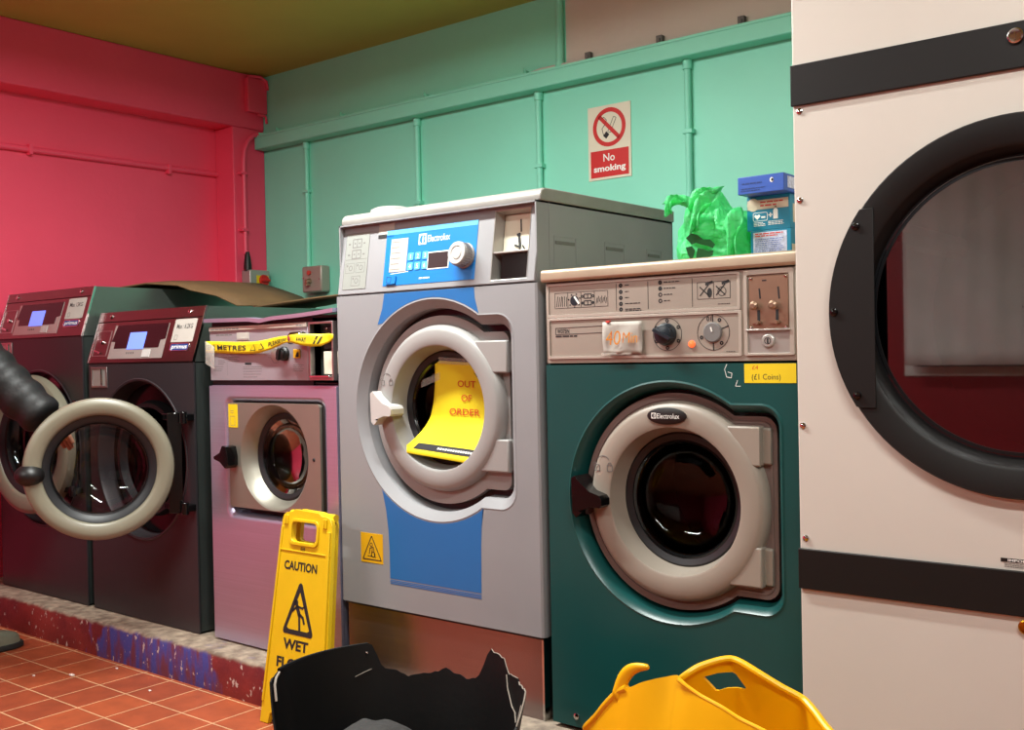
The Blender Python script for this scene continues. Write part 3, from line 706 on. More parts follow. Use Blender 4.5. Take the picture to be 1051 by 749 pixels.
W_, B_ = MB(), MB(); electrolux_mark(F, W_, B_, -1.253, .897, .013, .0012); W_.text(F, 'Electrolux', -1.238, .8975, .0115, .0014, width=.058, bold=.0)
W_.build('lettering', 'ink_white', d, smooth=False); B_.build('brand_emblem', 'black', d, smooth=False)
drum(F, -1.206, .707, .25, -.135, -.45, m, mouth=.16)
for a, z in ((-1.481, .162), (-.97, .162)): screw(F, a, z, 0, .008, 'chrome', m)
# control panel
cp = MB().prism(F, rect(x0 + .002, x1 - .002, 1.026, 1.224), -.012, .001).build('control_panel', 'panel_beige', m, bevel=.004)
MB().prism(F, rrect(-1.543, -1.024, 1.138, 1.220, .004, 3), .001, .004, [rrect(-1.539, -1.031, 1.145, 1.216, .003, 3)]).prism(F, rrect(-1.543, -1.022, 1.037, 1.137, .004, 3), .001, .004, [rrect(-1.538, -1.029, 1.043, 1.131, .003, 3)]).build('panel_border', 'panel_edge', cp, bevel=.0012)
MB().prism(F, rect(-1.538, -1.032, 1.1455, 1.2155), .001, .0018).build('instruction_strip', 'panel_beige', cp, smooth=False)
q = MB()
for a in (-1.342, -1.2555, -1.141): q.line(F, a, 1.149, a, 1.213, .0012, .0018, .0022)
for a0, a1 in ((-1.521, -1.482), (-1.482, -1.443), (-1.443, -1.404), (-1.404, -1.366)): q.outline(F, rect(a0, a1, 1.161, 1.198), .001, .0018, .0022)
for i in range(6): q.line(F, -1.516 + .006 * i, 1.165, -1.512 + .006 * i - (.004 if i > 2 else 0), 1.19 - .002 * (i % 2), .0014, .0018, .0022)
for i in range(7): q.line(F, -1.399 + .0045 * i, 1.168 + .002 * (i % 3), -1.396 + .0045 * i, 1.182 + .004 * (i % 2), .0014, .0018, .0022)
for z in (1.187, 1.171):
    q.outline(F, rect(-1.434, -1.413, z - .005, z + .005), .0024, .0018, .0022); q.line(F, -1.4235, z - .005, -1.4235, z + .005, .002, .0018, .0022)
    for a in (-1.439, -1.408): q.ringp(F, a, z, .0015 if z > 1.18 else .0002, .0038, .0018, .0022, 10)
for i, z in enumerate((1.207, 1.192, 1.178, 1.164, 1.151)): q.ringp(F, -1.3295, z, .001, .0052, .0018, .0022, 12); q.fine(F, -1.318, z - .001, .014 if i < 3 else .045, 1 if i < 4 else 2, dy=.004, h=.0022, c=.0022)
for i, z in enumerate((1.208, 1.194, 1.180, 1.166)): q.ringp(F, -1.223, z, .0005 if i < 2 else .0025, .0052, .0018, .0022, 12); q.fine(F, -1.214, z - .001, .042 - .007 * i, 1, h=.0022, c=.0022)
for a0 in (-1.128, -1.088):
    q.outline(F, rect(a0, a0 + .040, 1.165, 1.202), .001, .0018, .0022)
    q.line(F, a0 + .006, 1.172, a0 + .028, 1.196, .0026, .0018, .0022); q.line(F, a0 + .006, 1.192, a0 + .028, 1.172, .0026, .0018, .0022); q.line(F, a0 + .02, 1.197, a0 + .038, 1.202, .006, .0018, .0022)
q.prism(F, ell(-1.098, 1.178, .006, .011, 14), .0018, .0022); q.ringp(F, -1.068, 1.18, .009, .0105, .0018, .0022, 16)
q.fine(F, -1.078, 1.152, .03, 1, h=.0013, c=.0022)
q.build('printed_symbols', 'ink', cp, smooth=False)
q = MB(); q.lathe(F, -1.4625, 1.178, [(.0125, .0018), (.0125, .0023)], 18, cap1=True)
for i in range(7): t = math.radians(20 + 50 * i); q.fbox(F, -1.4625 + .017 * math.cos(t) - .0018, -1.4625 + .017 * math.cos(t) + .0018, 1.178 + .016 * math.sin(t) - .0018, 1.178 + .016 * math.sin(t) + .0018, .0018, .0022)
q.build('dial_symbol', 'knob_navy', cp, smooth=False)
MB().line(F, -1.4625, 1.188, -1.449, 1.170, .005, .0023, .0027).build('dial_pointer', 'ink_white', cp, smooth=False)
q = MB(); q.text(F, 'W375N', -1.516, 1.100, .010, .0016, width=.036, bold=.02); q.fine(F, -1.521, 1.0905, .066, 1, h=.0035, c=.0015, jit=False)
q.outline(F, [(-1.381, 1.1145), (-1.521, 1.1125), (-1.521, 1.0965), (-1.381, 1.0985)], .0012, .001, .0016)
q.ringp(F, -1.207, 1.0895, .0365, .0376, .001, .0016); q.ringp(F, -1.091, 1.0905, .0385, .0396, .001, .0016)
for i in range(6):
    t = math.radians(90 - 50 * (i - 2)) if False else math.radians(90 + 60 * i); q.ringp(F, -1.207 + .033 * math.cos(t), 1.0895 + .031 * math.sin(t), .0018, .0045, .001, .0016, 12)
for t in (60, 310, 200): t = math.radians(t); q.ringp(F, -1.091 + .031 * math.cos(t), 1.0905 + .031 * math.sin(t), .0015, .0045, .001, .0016, 12)
for t in (92, 20, 270): t = math.radians(t); q.line(F, -1.091 + .023 * math.cos(t), 1.0905 + .023 * math.sin(t), -1.091 + .040 * math.cos(t), 1.0905 + .040 * math.sin(t), .0024, .001, .0016)
q.text(F, '01', -1.101, 1.116, .010, .0016, align='C', bold=.02); q.fine(F, -1.06, 1.047, .028, 1, h=.0013, c=.0016)
q.build('printed_scale', 'ink', cp, smooth=False)
kb = MB().lathe(F, -1.209, 1.0895, [(.026, .001), (.026, .008), (.023, .012), (.023, .020), (.020, .022)], 28, cap1=True)
kb.prism(F, [(-1.232, 1.0975), (-1.187, 1.0745), (-1.1835, 1.0815), (-1.228, 1.1045)], .012, .030)
kb.build('knob', 'knob_navy', cp, bevel=.002)
MB().lathe(F, -1.0915, 1.0905, [(.0225, .001), (.0225, .005), (.020, .007)], 28, cap1=True).build('knob', 'ink_grey', cp)
MB().line(F, -1.094, 1.102, -1.091, 1.092, .003, .007, .0085).build('knob_pointer', 'ink_white', cp, smooth=False)
MB().lathe(F, -1.1445, 1.066, [(.0085, .001), (.0075, .005), (.003, .007)], 18, cap1=True).build('pilot_lamp', 'lamp_orange', cp)
cu_ = MB().prism(F, rrect(-1.015, -.901, 1.038, 1.221, .004, 3), .001, .006, [rrect(-1.007, -.911, 1.043, 1.211, .003, 3)]).build('coin_unit', 'panel_edge', m, bevel=.002)
MB().fbox(F, -1.007, -.911, 1.043, 1.092, .0, .003).build('coin_drawer', 'coin_grey', cu_, smooth=False)
MB().fbox(F, -1.003, -.914, 1.093, 1.208, .0, .004).build('coin_plate', 'coin_bronze', cu_, bevel=.001)
MB().fbox(F, -1.009, -.909, 1.0905, 1.0945, .002, .010).build('coin_ledge', 'coin_grey', cu_, bevel=.001)
MB().line(F, -.979, 1.181, -.977, 1.159, .0034, .004, .0045).build('coin_slot', 'ink', cu_, smooth=False); MB().line(F, -.936, 1.183, -.934, 1.157, .0034, .004, .0045).build('coin_slot', 'ink', cu_, smooth=False)
for a in (-.981, -.939): MB().line(F, a, 1.135, a, 1.109, .0065, .004, .0045).build('slide_slot', 'ink', cu_, smooth=False)
MB().fine(F, -.972, 1.196, .014, 1, h=.003, c=.0044).build('small_print', 'ink', cu_, smooth=False)
for a in (-.986, -.943):
    MB().lathe(F, a - .001, 1.144, [(.003, .004), (.003, .012), (.0095, .014), (.0095, .018), (.005, .022)], 16, cap1=True).build('slide_knob', 'coin_bronze', cu_)
    MB().fbox(F, a - .010, a + .011, 1.106, 1.110, .004, .010).lathe(F, a + .004, 1.108, [(.005, .004), (.004, .014)], 10, cap1=True).build('slide_stop', 'coin_bronze', cu_)
for a, z in ((-.998, 1.203), (-.919, 1.204), (-.998, 1.098), (-.919, 1.098)): screw(F, a, z, .004, .0035, 'chrome', cu_)
MB().lathe(F, -.960, 1.069, [(.0145, .003), (.0145, .006), (.012, .008), (.008, .008)], 20, cap1=True).build('lock', 'coin_grey', cu_)
MB().ringp(F, -.960, 1.069, .006, .0075, .008, .0085, 16).fbox(F, -.9615, -.9585, 1.064, 1.074, .008, .0088).build('keyhole', 'ink', cu_, smooth=False)
# price label and scratches
tg = MB().prism(F, rect(-1.0185, -.9005, .979, 1.0205), 0, .0008).build('price_label', 'yellow_sticker', m, smooth=False)
MB().text(F, '(£1 Coins)', -1.001, .9865, .012, .001, width=.066).build('lettering', 'ink', tg, smooth=False)
MB().text(F, '£4', -1.0, 1.008, .0085, .001, width=.014).build('lettering', 'ink_red', tg, smooth=False)
q = MB()
for a0, b0, a1, b1 in ((-1.066, 1.01, -1.061, .992), (-1.061, .992, -1.05, .990), (-1.05, .990, -1.048, 1.0), (-1.048, 1.0, -1.058, 1.003), (-1.06, 1.02, -1.066, 1.008), (-1.035, .985, -1.04, .972), (-1.04, .972, -1.028, .972)):
    q.line(F, a0, b0, a1, b1, .0012, 0, .0004)
q.build('scratch_marks', 'ink_white', m, smooth=False)
lid = MB(); prof = [(2.066, 1.229)] + [(2.076 - .010 * math.cos(PI / 2 * i / 5), 1.247 + .010 * math.sin(PI / 2 * i / 5)) for i in range(6)] + [(2.756, 1.257), (2.756, 1.226), (2.07, 1.226)]
lid.loft([[Vector((x, y, z)) for y, z in prof] for x in (x0 - .004, x1 + .004)], True, True)
lid.build('lid', 'lid_steel', m, bevel=.004)
for a in (x0 + .06, x1 - .06):
    for y in (2.14, 2.68): MB().tube([(a, y, .1247), (a, y, .137)], .025, 14).build('foot', 'black', m)

# 40 min note taped on the green washer
nm = thing('paper_notice', (-1.323, Y0, 1.047), 'white note reading 40 min taped to the green washer control panel', 'notice')
nn = MB(); loops = []
for j in range(9):
    loops.append([Vector((-1.377 + .107 * i / 10, Y0 - .006 - .004 * math.sin(i * .9 + j * .5) * (j / 8) ** .5 - .003, 1.122 - .075 * j / 8)) for i in range(11)])
nn.loft(loops, closed=False).build('sheet', 'paper_white', nm, solid=.0006)
Fn = FV(Y0 - .0165)
MB().text(Fn, '40', -1.3655, 1.068, .034, 0, width=.040, bold=-.004, skew=.1).text(Fn, 'Min', -1.3185, 1.072, .026, 0, width=.040, bold=-.004, skew=.1).build('lettering', 'ink_yellow', nm, smooth=False)
MB().text(Fn, '40', -1.3645, 1.0675, .034, .0002, width=.040, bold=-.034, skew=.1).text(Fn, 'Min', -1.3172, 1.0715, .026, .0002, width=.042, bold=-.034, skew=.1).build('lettering', 'ink_red', nm, smooth=False)
MB().fbox(FV(Y0), -1.366, -1.357, 1.121, 1.126, .004, .0125).build('red_dab', 'print_red', nm)
MB().fbox(FV(Y0), -1.381, -1.30, 1.0435, 1.049, .004, .0125).build('clear_tape', 'tape_clear', nm, bevel=.001)

# ------------------------------------------------------------------ tumble dryer
Yd = 2.02
FD = FV(Yd)
m = thing('tumble_dryer', (-.453, Yd, 0), 'large cream tumble dryer with two black bands and a black round door', 'tumble dryer')
dx0, dx1 = -.873, -.033
shell('cabinet', dx0, dx1, Yd + .01, 2.95, .1247, 2.05, 'cream', m)
MB().prism(FD, rect(dx0, dx1, .1247, 2.05), -.01, 0, [circ(-.453, 1.118, .30, 64)]).build('front_panel', 'cream', m, smooth=False, bevel=.003)
for z0, z1 in ((1.540, 1.622), (.565, .646)): plab(MB().fbox(FD, dx0 - .001, dx1 + .001, z0, z1, 0, .008).build('band', 'black_band', m, bevel=.0015), 'black horizontal band')
dd = MB().lathe(FD, -.453, 1.118, [(.343, 0), (.343, .014), (.340, .018), (.292, .018), (.286, .014), (.274, -.02), (.274, -.03), (.31, -.03)], 96, closed=True).build('door', 'black_band', m)
MB().lathe(FD, -.453, 1.118, [(.276, -.018), (.262, -.014), (.262, -.022), (.276, -.026)], 80, closed=True).build('gasket', 'rubber', dd)
MB().lathe(FD, -.453, 1.118, [(.27, -.020), (.27, -.016), (.001, -.016)], 80).build('glass', 'dryer_glass', dd, smooth=False)
t0 = math.acos((-.706 + .453) / .3435)
arc = [(-.453 + .3435 * math.cos(t), 1.118 + .3435 * math.sin(t)) for t in [t0 + (2 * PI - 2 * t0) * i / 24 for i in range(25)]]
arc = [(a, min(max(b, .934), 1.318)) for a, b in arc]
MB().prism(FD, arc, .018, .0205).build('hinge_plate', 'black_band', dd, bevel=.001)
for a, z in ((-.740, 1.285), (-.786, 1.121), (-.742, .958)): screw(FD, a, z, .0205, .008, 'black_gloss', dd)
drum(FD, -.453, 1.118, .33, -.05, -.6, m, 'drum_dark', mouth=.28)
for a, z in ((-.858, 1.529), (-.860, 1.350), (-.862, .895), (-.860, .667), (-.859, 1.76)): screw(FD, a, z, 0, .0065, 'chrome', m)
MB().lathe(FD, -.452, 1.596, [(.0135, .008), (.0135, .014), (.011, .016), (.007, .0155)], 20, cap1=True).fbox(FD, -.4535, -.4505, 1.588, 1.602, .0155, .017).build('lock', 'chrome', m)
MB().lathe(FD, -.450, .547, [(.0135, 0), (.0135, .006), (.011, .008), (.007, .0075)], 20, cap1=True).build('lock', 'brass', m)
lb = MB().fbox(FD, -.492, -.40, .6595, .6665, 0, .0006).build('notice_label', 'black', m, smooth=False)
MB().text(FD, 'IMPORTANT', -.480, .6608, .0046, .0008, width=.06, bold=.02).build('lettering', 'ink_white', lb, smooth=False)
MB().fine(FD, -.486, .6565, .08, 3, dy=.0028, h=.0012, c=.0006).build('small_print', 'ink_grey', lb, smooth=False)

# ------------------------------------------------------------------ stainless front loader (lilac reflections)
m = thing('washing_machine', (-2.63, Y0, .1247), 'stainless steel washing machine with square door and yellow tape, behind the wet floor sign', 'washing machine', GM)
lx0, lx1 = -2.948, -2.326
shell('cabinet', lx0, lx1, Y0 + .01, 2.70, .132, .968, 'stainless', m)
fp = MB().prism(F, rect(lx0, lx1, .132, .966), -.012, 0, [rrect(-2.868, -2.372, .535, .933, .03)])
fp.loft([[F.p(a, b, c) for a, b in rrect(-2.868 + i_, -2.372 - i_, .535 + i_, .933 - i_, .03)] for i_, c in ((0, 0), (.006, -.001), (.016, -.012), (.020, -.05))])
fp = fp.build('front_panel', 'stainless', m, angle=40)
MB().prism(F, rrect(-2.849, -2.391, .554, .914, .015), -.056, -.05, [circ(-2.617, .742, .15, 40)]).build('recess', 'black', fp)
# square door, slightly ajar at its hinge, with deep dished porthole
ds = [[F.p(a, b, .004) for a, b in circ(-2.618, .742, .166, 48)], [F.p(a, b, .0) for a, b in circ(-2.618, .742, .160, 48)], [F.p(a, b, -.045) for a, b in circ(-2.618, .742, .138, 48)]]
d = MB().prism(F, rrect(-2.842, -2.398, .575, .912, .012), -.032, .004, [circ(-2.618, .742, .166, 48)])
d.loft(ds)
d = d.build('door', 'door_metal', m, angle=40)
MB().lathe(F, -2.618, .742, [(.140, -.044), (.132, -.040), (.118, -.046), (.118, -.055), (.14, -.055)], 48, closed=True).build('gasket', 'rubber', d)
gl = [(.12, -.048), (.112, -.055)] + [(.105 * math.cos(PI / 2 * i / 6) + .0005, -.06 - .05 * math.sin(PI / 2 * i / 6)) for i in range(7)]
MB().lathe(F, -2.618, .742, gl, 48, cap1=True).build('glass', 'door_glass', d)
MB().prism(F, [(-2.872, .738), (-2.84, .752), (-2.826, .775), (-2.806, .772), (-2.798, .742), (-2.798, .712), (-2.812, .702), (-2.84, .722), (-2.87, .730)], .004, .045).build('handle', 'black_gloss', d, bevel=.006, seg=3)
MB().fbox(F, -2.398, -2.386, .58, .908, -.045, -.004).build('hinge', 'black', d, bevel=.002)
MB().lathe(F, -2.428, .745, [(.006, .004), (.004, .006)], 10, cap1=True).build('screw', 'ink', d)
sk = MB().fbox(F, -2.842, -2.794, .832, .907, .004, .0048).build('sticker', 'yellow_sticker', d, smooth=False)
MB().outline(F, rect(-2.83, -2.808, .838, .868), .0012, .0048, .005).fine(F, -2.83, .885, .02, 2, h=.0015, c=.005).build('sticker_print', 'ink_grey', sk, smooth=False)
drum(F, -2.618, .742, .22, -.11, -.42, m, 'drum', mouth=.14)
# upper control box
shell('control_box', lx0 + .004, lx1 - .004, Y0 + .018, 2.66, .972, 1.176, 'black', m)
MB().fbox(F, lx0 + .002, -2.442, .968, 1.176, -.022, -.014).build('control_back', 'black', m, smooth=False)
cp = MB().fbox(F, -2.940, -2.447, .984, 1.159, -.014, .0).build('control_panel', 'lilac_panel', m, bevel=.002)
MB().prism(F, [(-2.938, 1.1445), (-2.449, 1.146), (-2.449, 1.160), (-2.938, 1.158)], 0, .004).build('trim_strip', 'panel_edge', cp, bevel=.001)
q = MB(); q.fine(F, -2.930, 1.1485, .15, 1, h=.004, c=.0042, jit=False); q.fine(F, -2.497, 1.150, .035, 1, h=.004, c=.0042)
q.fine(F, -2.905, 1.130, .085, 1, h=.004, c=.0002); q.build('panel_heading', 'ink_grey', cp, smooth=False)
q = MB()
for a, z, w_, k_ in ((-2.897, 1.058, .06, 1), (-2.842, 1.058, .06, 3), (-2.897, 1.048, .04, 3), (-2.922, 1.028, .06, 1), (-2.922, 1.020, .05, 2), (-2.765, 1.026, .115, 2), (-2.765, 1.012, .11, 1), (-2.765, 1.003, .11, 1), (-2.765, .994, .09, 1), (-2.518, 1.030, .055, 4)):
    q.fine(F, a, z, w_, k_, h=.0018, c=.0002, dy=.006)
q.line(F, -2.848, 1.0, -2.848, 1.05, .001, 0, .0002); q.ringp(F, -2.6, 1.06, .022, .0232, 0, .0003, 24); q.line(F, -2.64, 1.056, -2.545, 1.052, .0012, 0, .0002)
q.build('printed_text', 'ink_grey', cp, smooth=False)
MB().fbox(F, -2.755, -2.722, 1.034, 1.0405, 0, .0004).build('printed_heading', 'ink', cp, smooth=False)
st = MB().fbox(F, -2.793, -2.731, 1.113, 1.138, 0, .001).build('sticker', 'paper_white', cp, smooth=False)
MB().fbox(F, -2.792, -2.732, 1.113, 1.118, .001, .0013).build('sticker_edge', 'coin_grey', st, smooth=False)
MB().lathe(F, -2.600, 1.064, [(.0215, 0), (.0205, .003)], 24, cap1=True).build('dial', 'coin_grey', cp)
MB().lathe(F, -2.556, 1.066, [(.022, 0), (.022, .008), (.019, .012), (.019, .022), (.015, .024)], 24, cap1=True).prism(F, [(-2.566, 1.05), (-2.556, 1.046), (-2.546, 1.082), (-2.556, 1.086)], .012, .03).build('knob', 'black', cp, bevel=.002)
MB().fbox(F, -2.511, -2.482, 1.052, 1.079, 0, .006).build('rocker_switch', 'yellow_warn', cp, bevel=.002)
MB().prism(F, [(-2.498, 1.055), (-2.484, 1.055), (-2.484, 1.07), (-2.492, 1.07)], .006, .009).build('rocker', 'black', cp, bevel=.001)
ch = MB().lathe(F, -2.462, 1.112, [(.012, -.0), (.012, .012), (.018, .014)], 16, cap1=True).build('lever_mount', 'black', cp)
lv = MB()
lv.tube([F.p(-2.488, 1.113, .028), F.p(-2.436, 1.113, .028)], .019, 20); lv.build('lever', 'chrome', cp, bevel=.003)
MB().tube([F.p(-2.498, 1.108, .026), F.p(-2.428, 1.108, .026)], .014, 16).build('lever_shaft', 'black', cp)
ca = MB().prism(F, rect(-2.441, -2.332, .984, 1.160), -.014, .004, [rect(-2.434, -2.338, .995, 1.153)]).build('coin_unit', 'steel_dull', m, bevel=.001)
MB().fbox(F, -2.434, -2.338, .995, 1.153, -.04, -.0385).build('coin_back', 'anthracite_side', ca, smooth=False)
MB().fbox(F, -2.400, -2.340, 1.078, 1.147, -.038, -.02).build('coin_mechanism', 'black', ca, bevel=.002)
MB().fbox(F, -2.404, -2.339, 1.002, 1.070, -.038, -.022).build('coin_cover', 'sign_cream', ca, bevel=.002)
MB().fbox(F, -2.432, -2.345, .993, .999, -.03, .012).build('coin_tray', 'chrome', ca, bevel=.001)
for a in (-2.385, -2.355): screw(F, a, 1.138, -.02, .004, 'chrome', ca)
# bent top trim
tp = MB(); loops = []
for i in range(25):
    u = i / 24; x = lx0 - .008 + (lx1 - lx0 + .012) * u
    z = 1.181 - .004 * math.sin(u * PI) * 1 + (.010 * max(0, (u - .45) / .55) ** 2) - .006 * math.exp(-((u - .46) / .06) ** 2)
    loops.append([Vector((x, Y0 - .012, z - .006)), Vector((x, Y0 - .012, z + .006)), Vector((x, Y0 + .02, z + .008)), Vector((x, Y0 + .02, z - .005))])
tp.loft(loops, True, True); tp.build('top_trim', 'stainless', m)
MB().box(lx0, lx1, Y0 + .015, 2.69, 1.1745, 1.180).build('top_plate', 'anthracite_side', m, bevel=.001)
MB().prism(F, rect(lx0 + .01, lx1 - .01, .1247, .132), -.4, -.02).build('foot_rail', 'black', m)

# barrier tape across it
tpz = thing('barrier_tape', (-2.63, Y0, 1.08), 'yellow hazard tape stuck across the control panel of the stainless washer', 'tape')
cen = [(-2.960, 1.0945, -.012), (-2.952, 1.0945, .006), (-2.90, 1.093, .006), (-2.80, 1.089, .008), (-2.70, 1.0875, .011), (-2.66, 1.089, .014), (-2.60, 1.097, .020), (-2.54, 1.106, .028), (-2.50, 1.1095, .040), (-2.462, 1.110, .050), (-2.43, 1.108, .046), (-2.40, 1.104, .030), (-2.375, 1.104, .012), (-2.345, 1.110, .006), (-2.326, 1.114, .006)]
wd = [.019] * 6 + [.017, .013, .010, .012, .017, .019, .018, .013, .006]
def tape_pt(u, v, c=0.0):
    x = u * (len(cen) - 1); i = min(int(x), len(cen) - 2); t = x - i
    a = [cen[i][k_] * (1 - t) + cen[i + 1][k_] * t for k_ in range(3)]; w_ = wd[i] * (1 - t) + wd[i + 1] * t
    return F.p(a[0], a[1] + w_ * v, a[2] + c + .0015 * math.sin(u * 40 + v))
MB().loft([[tape_pt(i / 56, v) for i in range(57)] for v in (-1, -.5, 0, .5, 1)], closed=False).build('strip', 'yellow_sticker', tpz, solid=.0006)
class TapeFrame:
    def p(s, a, b, c=0.0): return tape_pt(a, b, c)
TF = TapeFrame()
q = MB()
q.text(TF, 'KEEP 2 METRES', .045, -.40, .80, .0015, width=.215, bold=.015)
q.text(TF, 'PLEASE KEEP', .415, -.40, .80, .0015, width=.16, bold=.015)
q.text(TF, 'AWAY', .685, -.40, .80, .0015, width=.07, bold=.015)
for u in (.295, .365):
    for p0, p1 in (((u - .02, -.45), (u + .02, -.45)), ((u + .02, -.45), (u, .55)), ((u, .55), (u - .02, -.45))):
        q.loft([[TF.p(p0[0], p0[1] - .06, .0015), TF.p(p1[0], p1[1] - .06, .0015)], [TF.p(p0[0] + .003, p0[1] + .06, .0015), TF.p(p1[0] + .003, p1[1] + .06, .0015)]], closed=False)
q.loft([[TF.p(.80, -.6, .0015), TF.p(.83, .7, .0015)], [TF.p(.812, -.6, .0015), TF.p(.842, .7, .0015)]], closed=False)
q.loft([[TF.p(.83, -.6, .0015), TF.p(.86, .6, .0015)], [TF.p(.842, -.6, .0015), TF.p(.872, .6, .0015)]], closed=False)
q.build('lettering', 'ink', tpz, smooth=False)
MB().loft([[F.p(-2.955 + .01 * i, z - .004 * i, .008) for i in range(6)] for z in (1.115, 1.075, 1.04)], closed=False).build('clear_tape', 'tape_clear', tpz, solid=.0005)

# ------------------------------------------------------------------ the two dark washers with red-lit steel panels
def dark_washer(px0, px1, zseam, ztop, ang, hinge, label, label_txt, cz=.702, RC=.290, RD=.233, rd=.176, L=.272, dz=0.0):
    m = thing('washing_machine', ((px0 + px1) / 2, Y0, .1247), label, 'washing machine', GM)
    cx = (px0 + px1) / 2; yb = 2.88
    sl = (.060) / (ztop - zseam)
    shell('cabinet', px0, px1, Y0 + .006, yb, .128, zseam, 'anthracite_side', m)
    fp = MB().prism(F, rect(px0, px1, .128, zseam - .002), -.008, 0, [circ(cx, cz, RC, 72)])
    fp.lathe(F, cx, cz, [(RC, 0), (RC - .003, .003), (RC - .010, .001), (RC - .014, -.012), (RC - .020, -.06)], 72)
    fp = fp.build('front_panel', 'anthracite', m, angle=40)
    MB().prism(F, circ(cx, cz, RC - .019, 72), -.064, -.058, [circ(cx, cz, .205, 72)]).build('recess', 'black_gloss', fp)
    MB().lathe(F, cx, cz, [(.21, -.058), (.20, -.03), (.185, -.03), (.18, -.06), (.2, -.07)], 60, closed=True).build('door_seal', 'rubber', m)
    drum(F, cx, cz, .26, -.09, -.5, m, 'drum', mouth=.18)
    # upper module: leaning face and a box behind it
    mod = MB(); T = FT(Y0, zseam, sl)
    yt = Y0 + sl * (ztop - zseam)
    mod.loft([[Vector((x, Y0 + .002, zseam)), Vector((x, yt + .002, ztop)), Vector((x, yb, ztop)), Vector((x, yb, zseam))] for x in (px0 + .001, px1 - .001)], True, True)
    mod.build('control_housing', 'housing_steel', m, smooth=False)
    h = ztop - zseam; zc = zseam + h * .80
    cp = MB().prism(T, rect(px0, px1, zseam + .001, zc - .002), -.004, .003).prism(T, rect(px0, px1, zc + .001, ztop), -.004, .004).build('control_panel', 'panel_steel', m, bevel=.001)
    for xe in (px0, px1 - .001): MB().prism(T, rect(xe - .001, xe + .002, zseam, ztop), -.004, .0045).build('panel_edge', 'chrome', cp)
    for a in (px0 + .085, px1 - .085): screw(T, a, ztop - h * .095, .004, .009, 'chrome', cp)
    w = px1 - px0
    A = lambda u: px0 + w * u
    B = lambda v: zseam + h * v
    MB().prism(T, rect(A(.195), A(.715), B(.075), B(.72)), .003, .0042).build('display_surround', 'coin_grey', cp, smooth=False)
    MB().prism(T, [(A(.235), B(.27)), (A(.665), B(.27)), (A(.668), B(.41)), (A(.712), B(.43)), (A(.712), B(.72)), (A(.222), B(.72)), (A(.195), B(.41)), (A(.232), B(.40))], .0042, .0048).build('display_glass', 'black_gloss', cp, smooth=False)
    MB().prism(T, rect(A(.365), A(.525), B(.25), B(.57)), .0048, .0054).build('screen', 'screen_blue', cp, smooth=False)
    MB().prism(T, rect(A(.525), A(.60), B(.10), B(.24)), .0042, .0056).build('white_button', 'white_plastic', cp, smooth=False)
    q = MB()
    for i in range(4): q.ringp(T, A(.375) + .014 * i, B(.18), .002, .0035, .0042, .0046, 10)
    q.build('small_symbols', 'ink', cp, smooth=False)
    cd = MB().prism(T, rrect(A(.765), A(.955), B(.355), B(.775), .004, 3), .003, .0042).build('capacity_card', 'paper_white', cp, smooth=False)
    q = MB(); q.text(T, label_txt, A(.79), B(.60), h * .085, .0044, width=w * .14, bold=.012); q.outline(T, rect(A(.79), A(.815), B(.40), B(.48)), .001, .0042, .0044)
    q.build('lettering', 'ink', cd, smooth=False)
    lg = MB().prism(T, rrect(A(.772), A(.94), B(.19), B(.335), .008, 4), .003, .005).build('badge', 'box_dark', cp, bevel=.001)
    MB().prism(T, rrect(A(.772), A(.94), B(.19), B(.335), .008, 4), .003, .0055, [rrect(A(.778), A(.934), B(.205), B(.32), .006, 4)]).build('badge_rim', 'chrome', cp)
    MB().text(T, 'primus', A(.856), B(.235), h * .075, .0054, width=w * .135, bold=.012, align='C').build('lettering', 'ink_white', cp, smooth=False)
    q = MB().prism(T, rect(A(.02), A(.17), B(.13), B(.63)), .003, .0045, [rect(A(.026), A(.164), B(.145), B(.615))]).build('coin_frame', 'steel_dull', cp, smooth=False)
    MB().lathe(T, A(.105), B(.40), [(.008, .003), (.008, .010), (.004, .012)], 14, cap1=True).line(T, A(.045), B(.24), A(.11), B(.19), .006, .003, .009).build('coin_button', 'chrome', cp)
    # coin return pocket below the seam
    cr = MB().prism(F, rect(px0 + .020, px0 + .130, zseam - .090, zseam - .014), -.002, .003, [rect(px0 + .028, px0 + .122, zseam - .083, zseam - .021)]).build('coin_return', 'steel_dull', m, bevel=.001)
    MB().fbox(F, px0 + .028, px0 + .122, zseam - .083, zseam - .021, -.004, .0006).build('coin_pocket', 'coin_grey', cr, smooth=False)
    MB().fbox(F, px0 + .092, px0 + .10, zseam - .083, zseam - .021, .0006, .005).build('pocket_flap', 'chrome', cr)
    # hinge brackets
    hx, hy = hinge
    for z in (cz + .158, cz - .147):
        MB().box(hx - .13, hx + .012, Y0 - .03, Y0 + .03, z - .011, z + .011).tube([(hx, hy, z - .02), (hx, hy, z + .02)], .013, 12).build('hinge', 'black_gloss', m, bevel=.002)
    # the open door
    th = math.radians(ang)
    n_ = Vector((math.sin(th), -math.cos(th), 0)); u_ = Vector((math.cos(th), math.sin(th), 0))
    o_ = Vector((hx, hy, cz + dz)) - u_ * L
    D = Fr(o_, u_, (0, 0, 1), n_)
    r, R = rd, RD
    prof = [(R, -.03), (R, -.010), (R - .004, .004), (R - .014, .011), (R - .024, .013), (r + .010, .008), (r + .002, .002), (r - .002, -.01), (r - .003, -.03)]
    d = MB().lathe(D, 0, 0, prof, 80, closed=True).build('door', 'ring_cream', m)
    MB().lathe(D, 0, 0, [(r - .001, -.002), (r - .012, -.006), (r - .028, -.020), (r - .030, -.035), (r - .002, -.035)], 64, closed=True).build('gasket', 'rubber', d)
    gl = [(r - .024, -.016), (r - .028, -.012), (r - .036, -.016), (r - .040, -.028)]
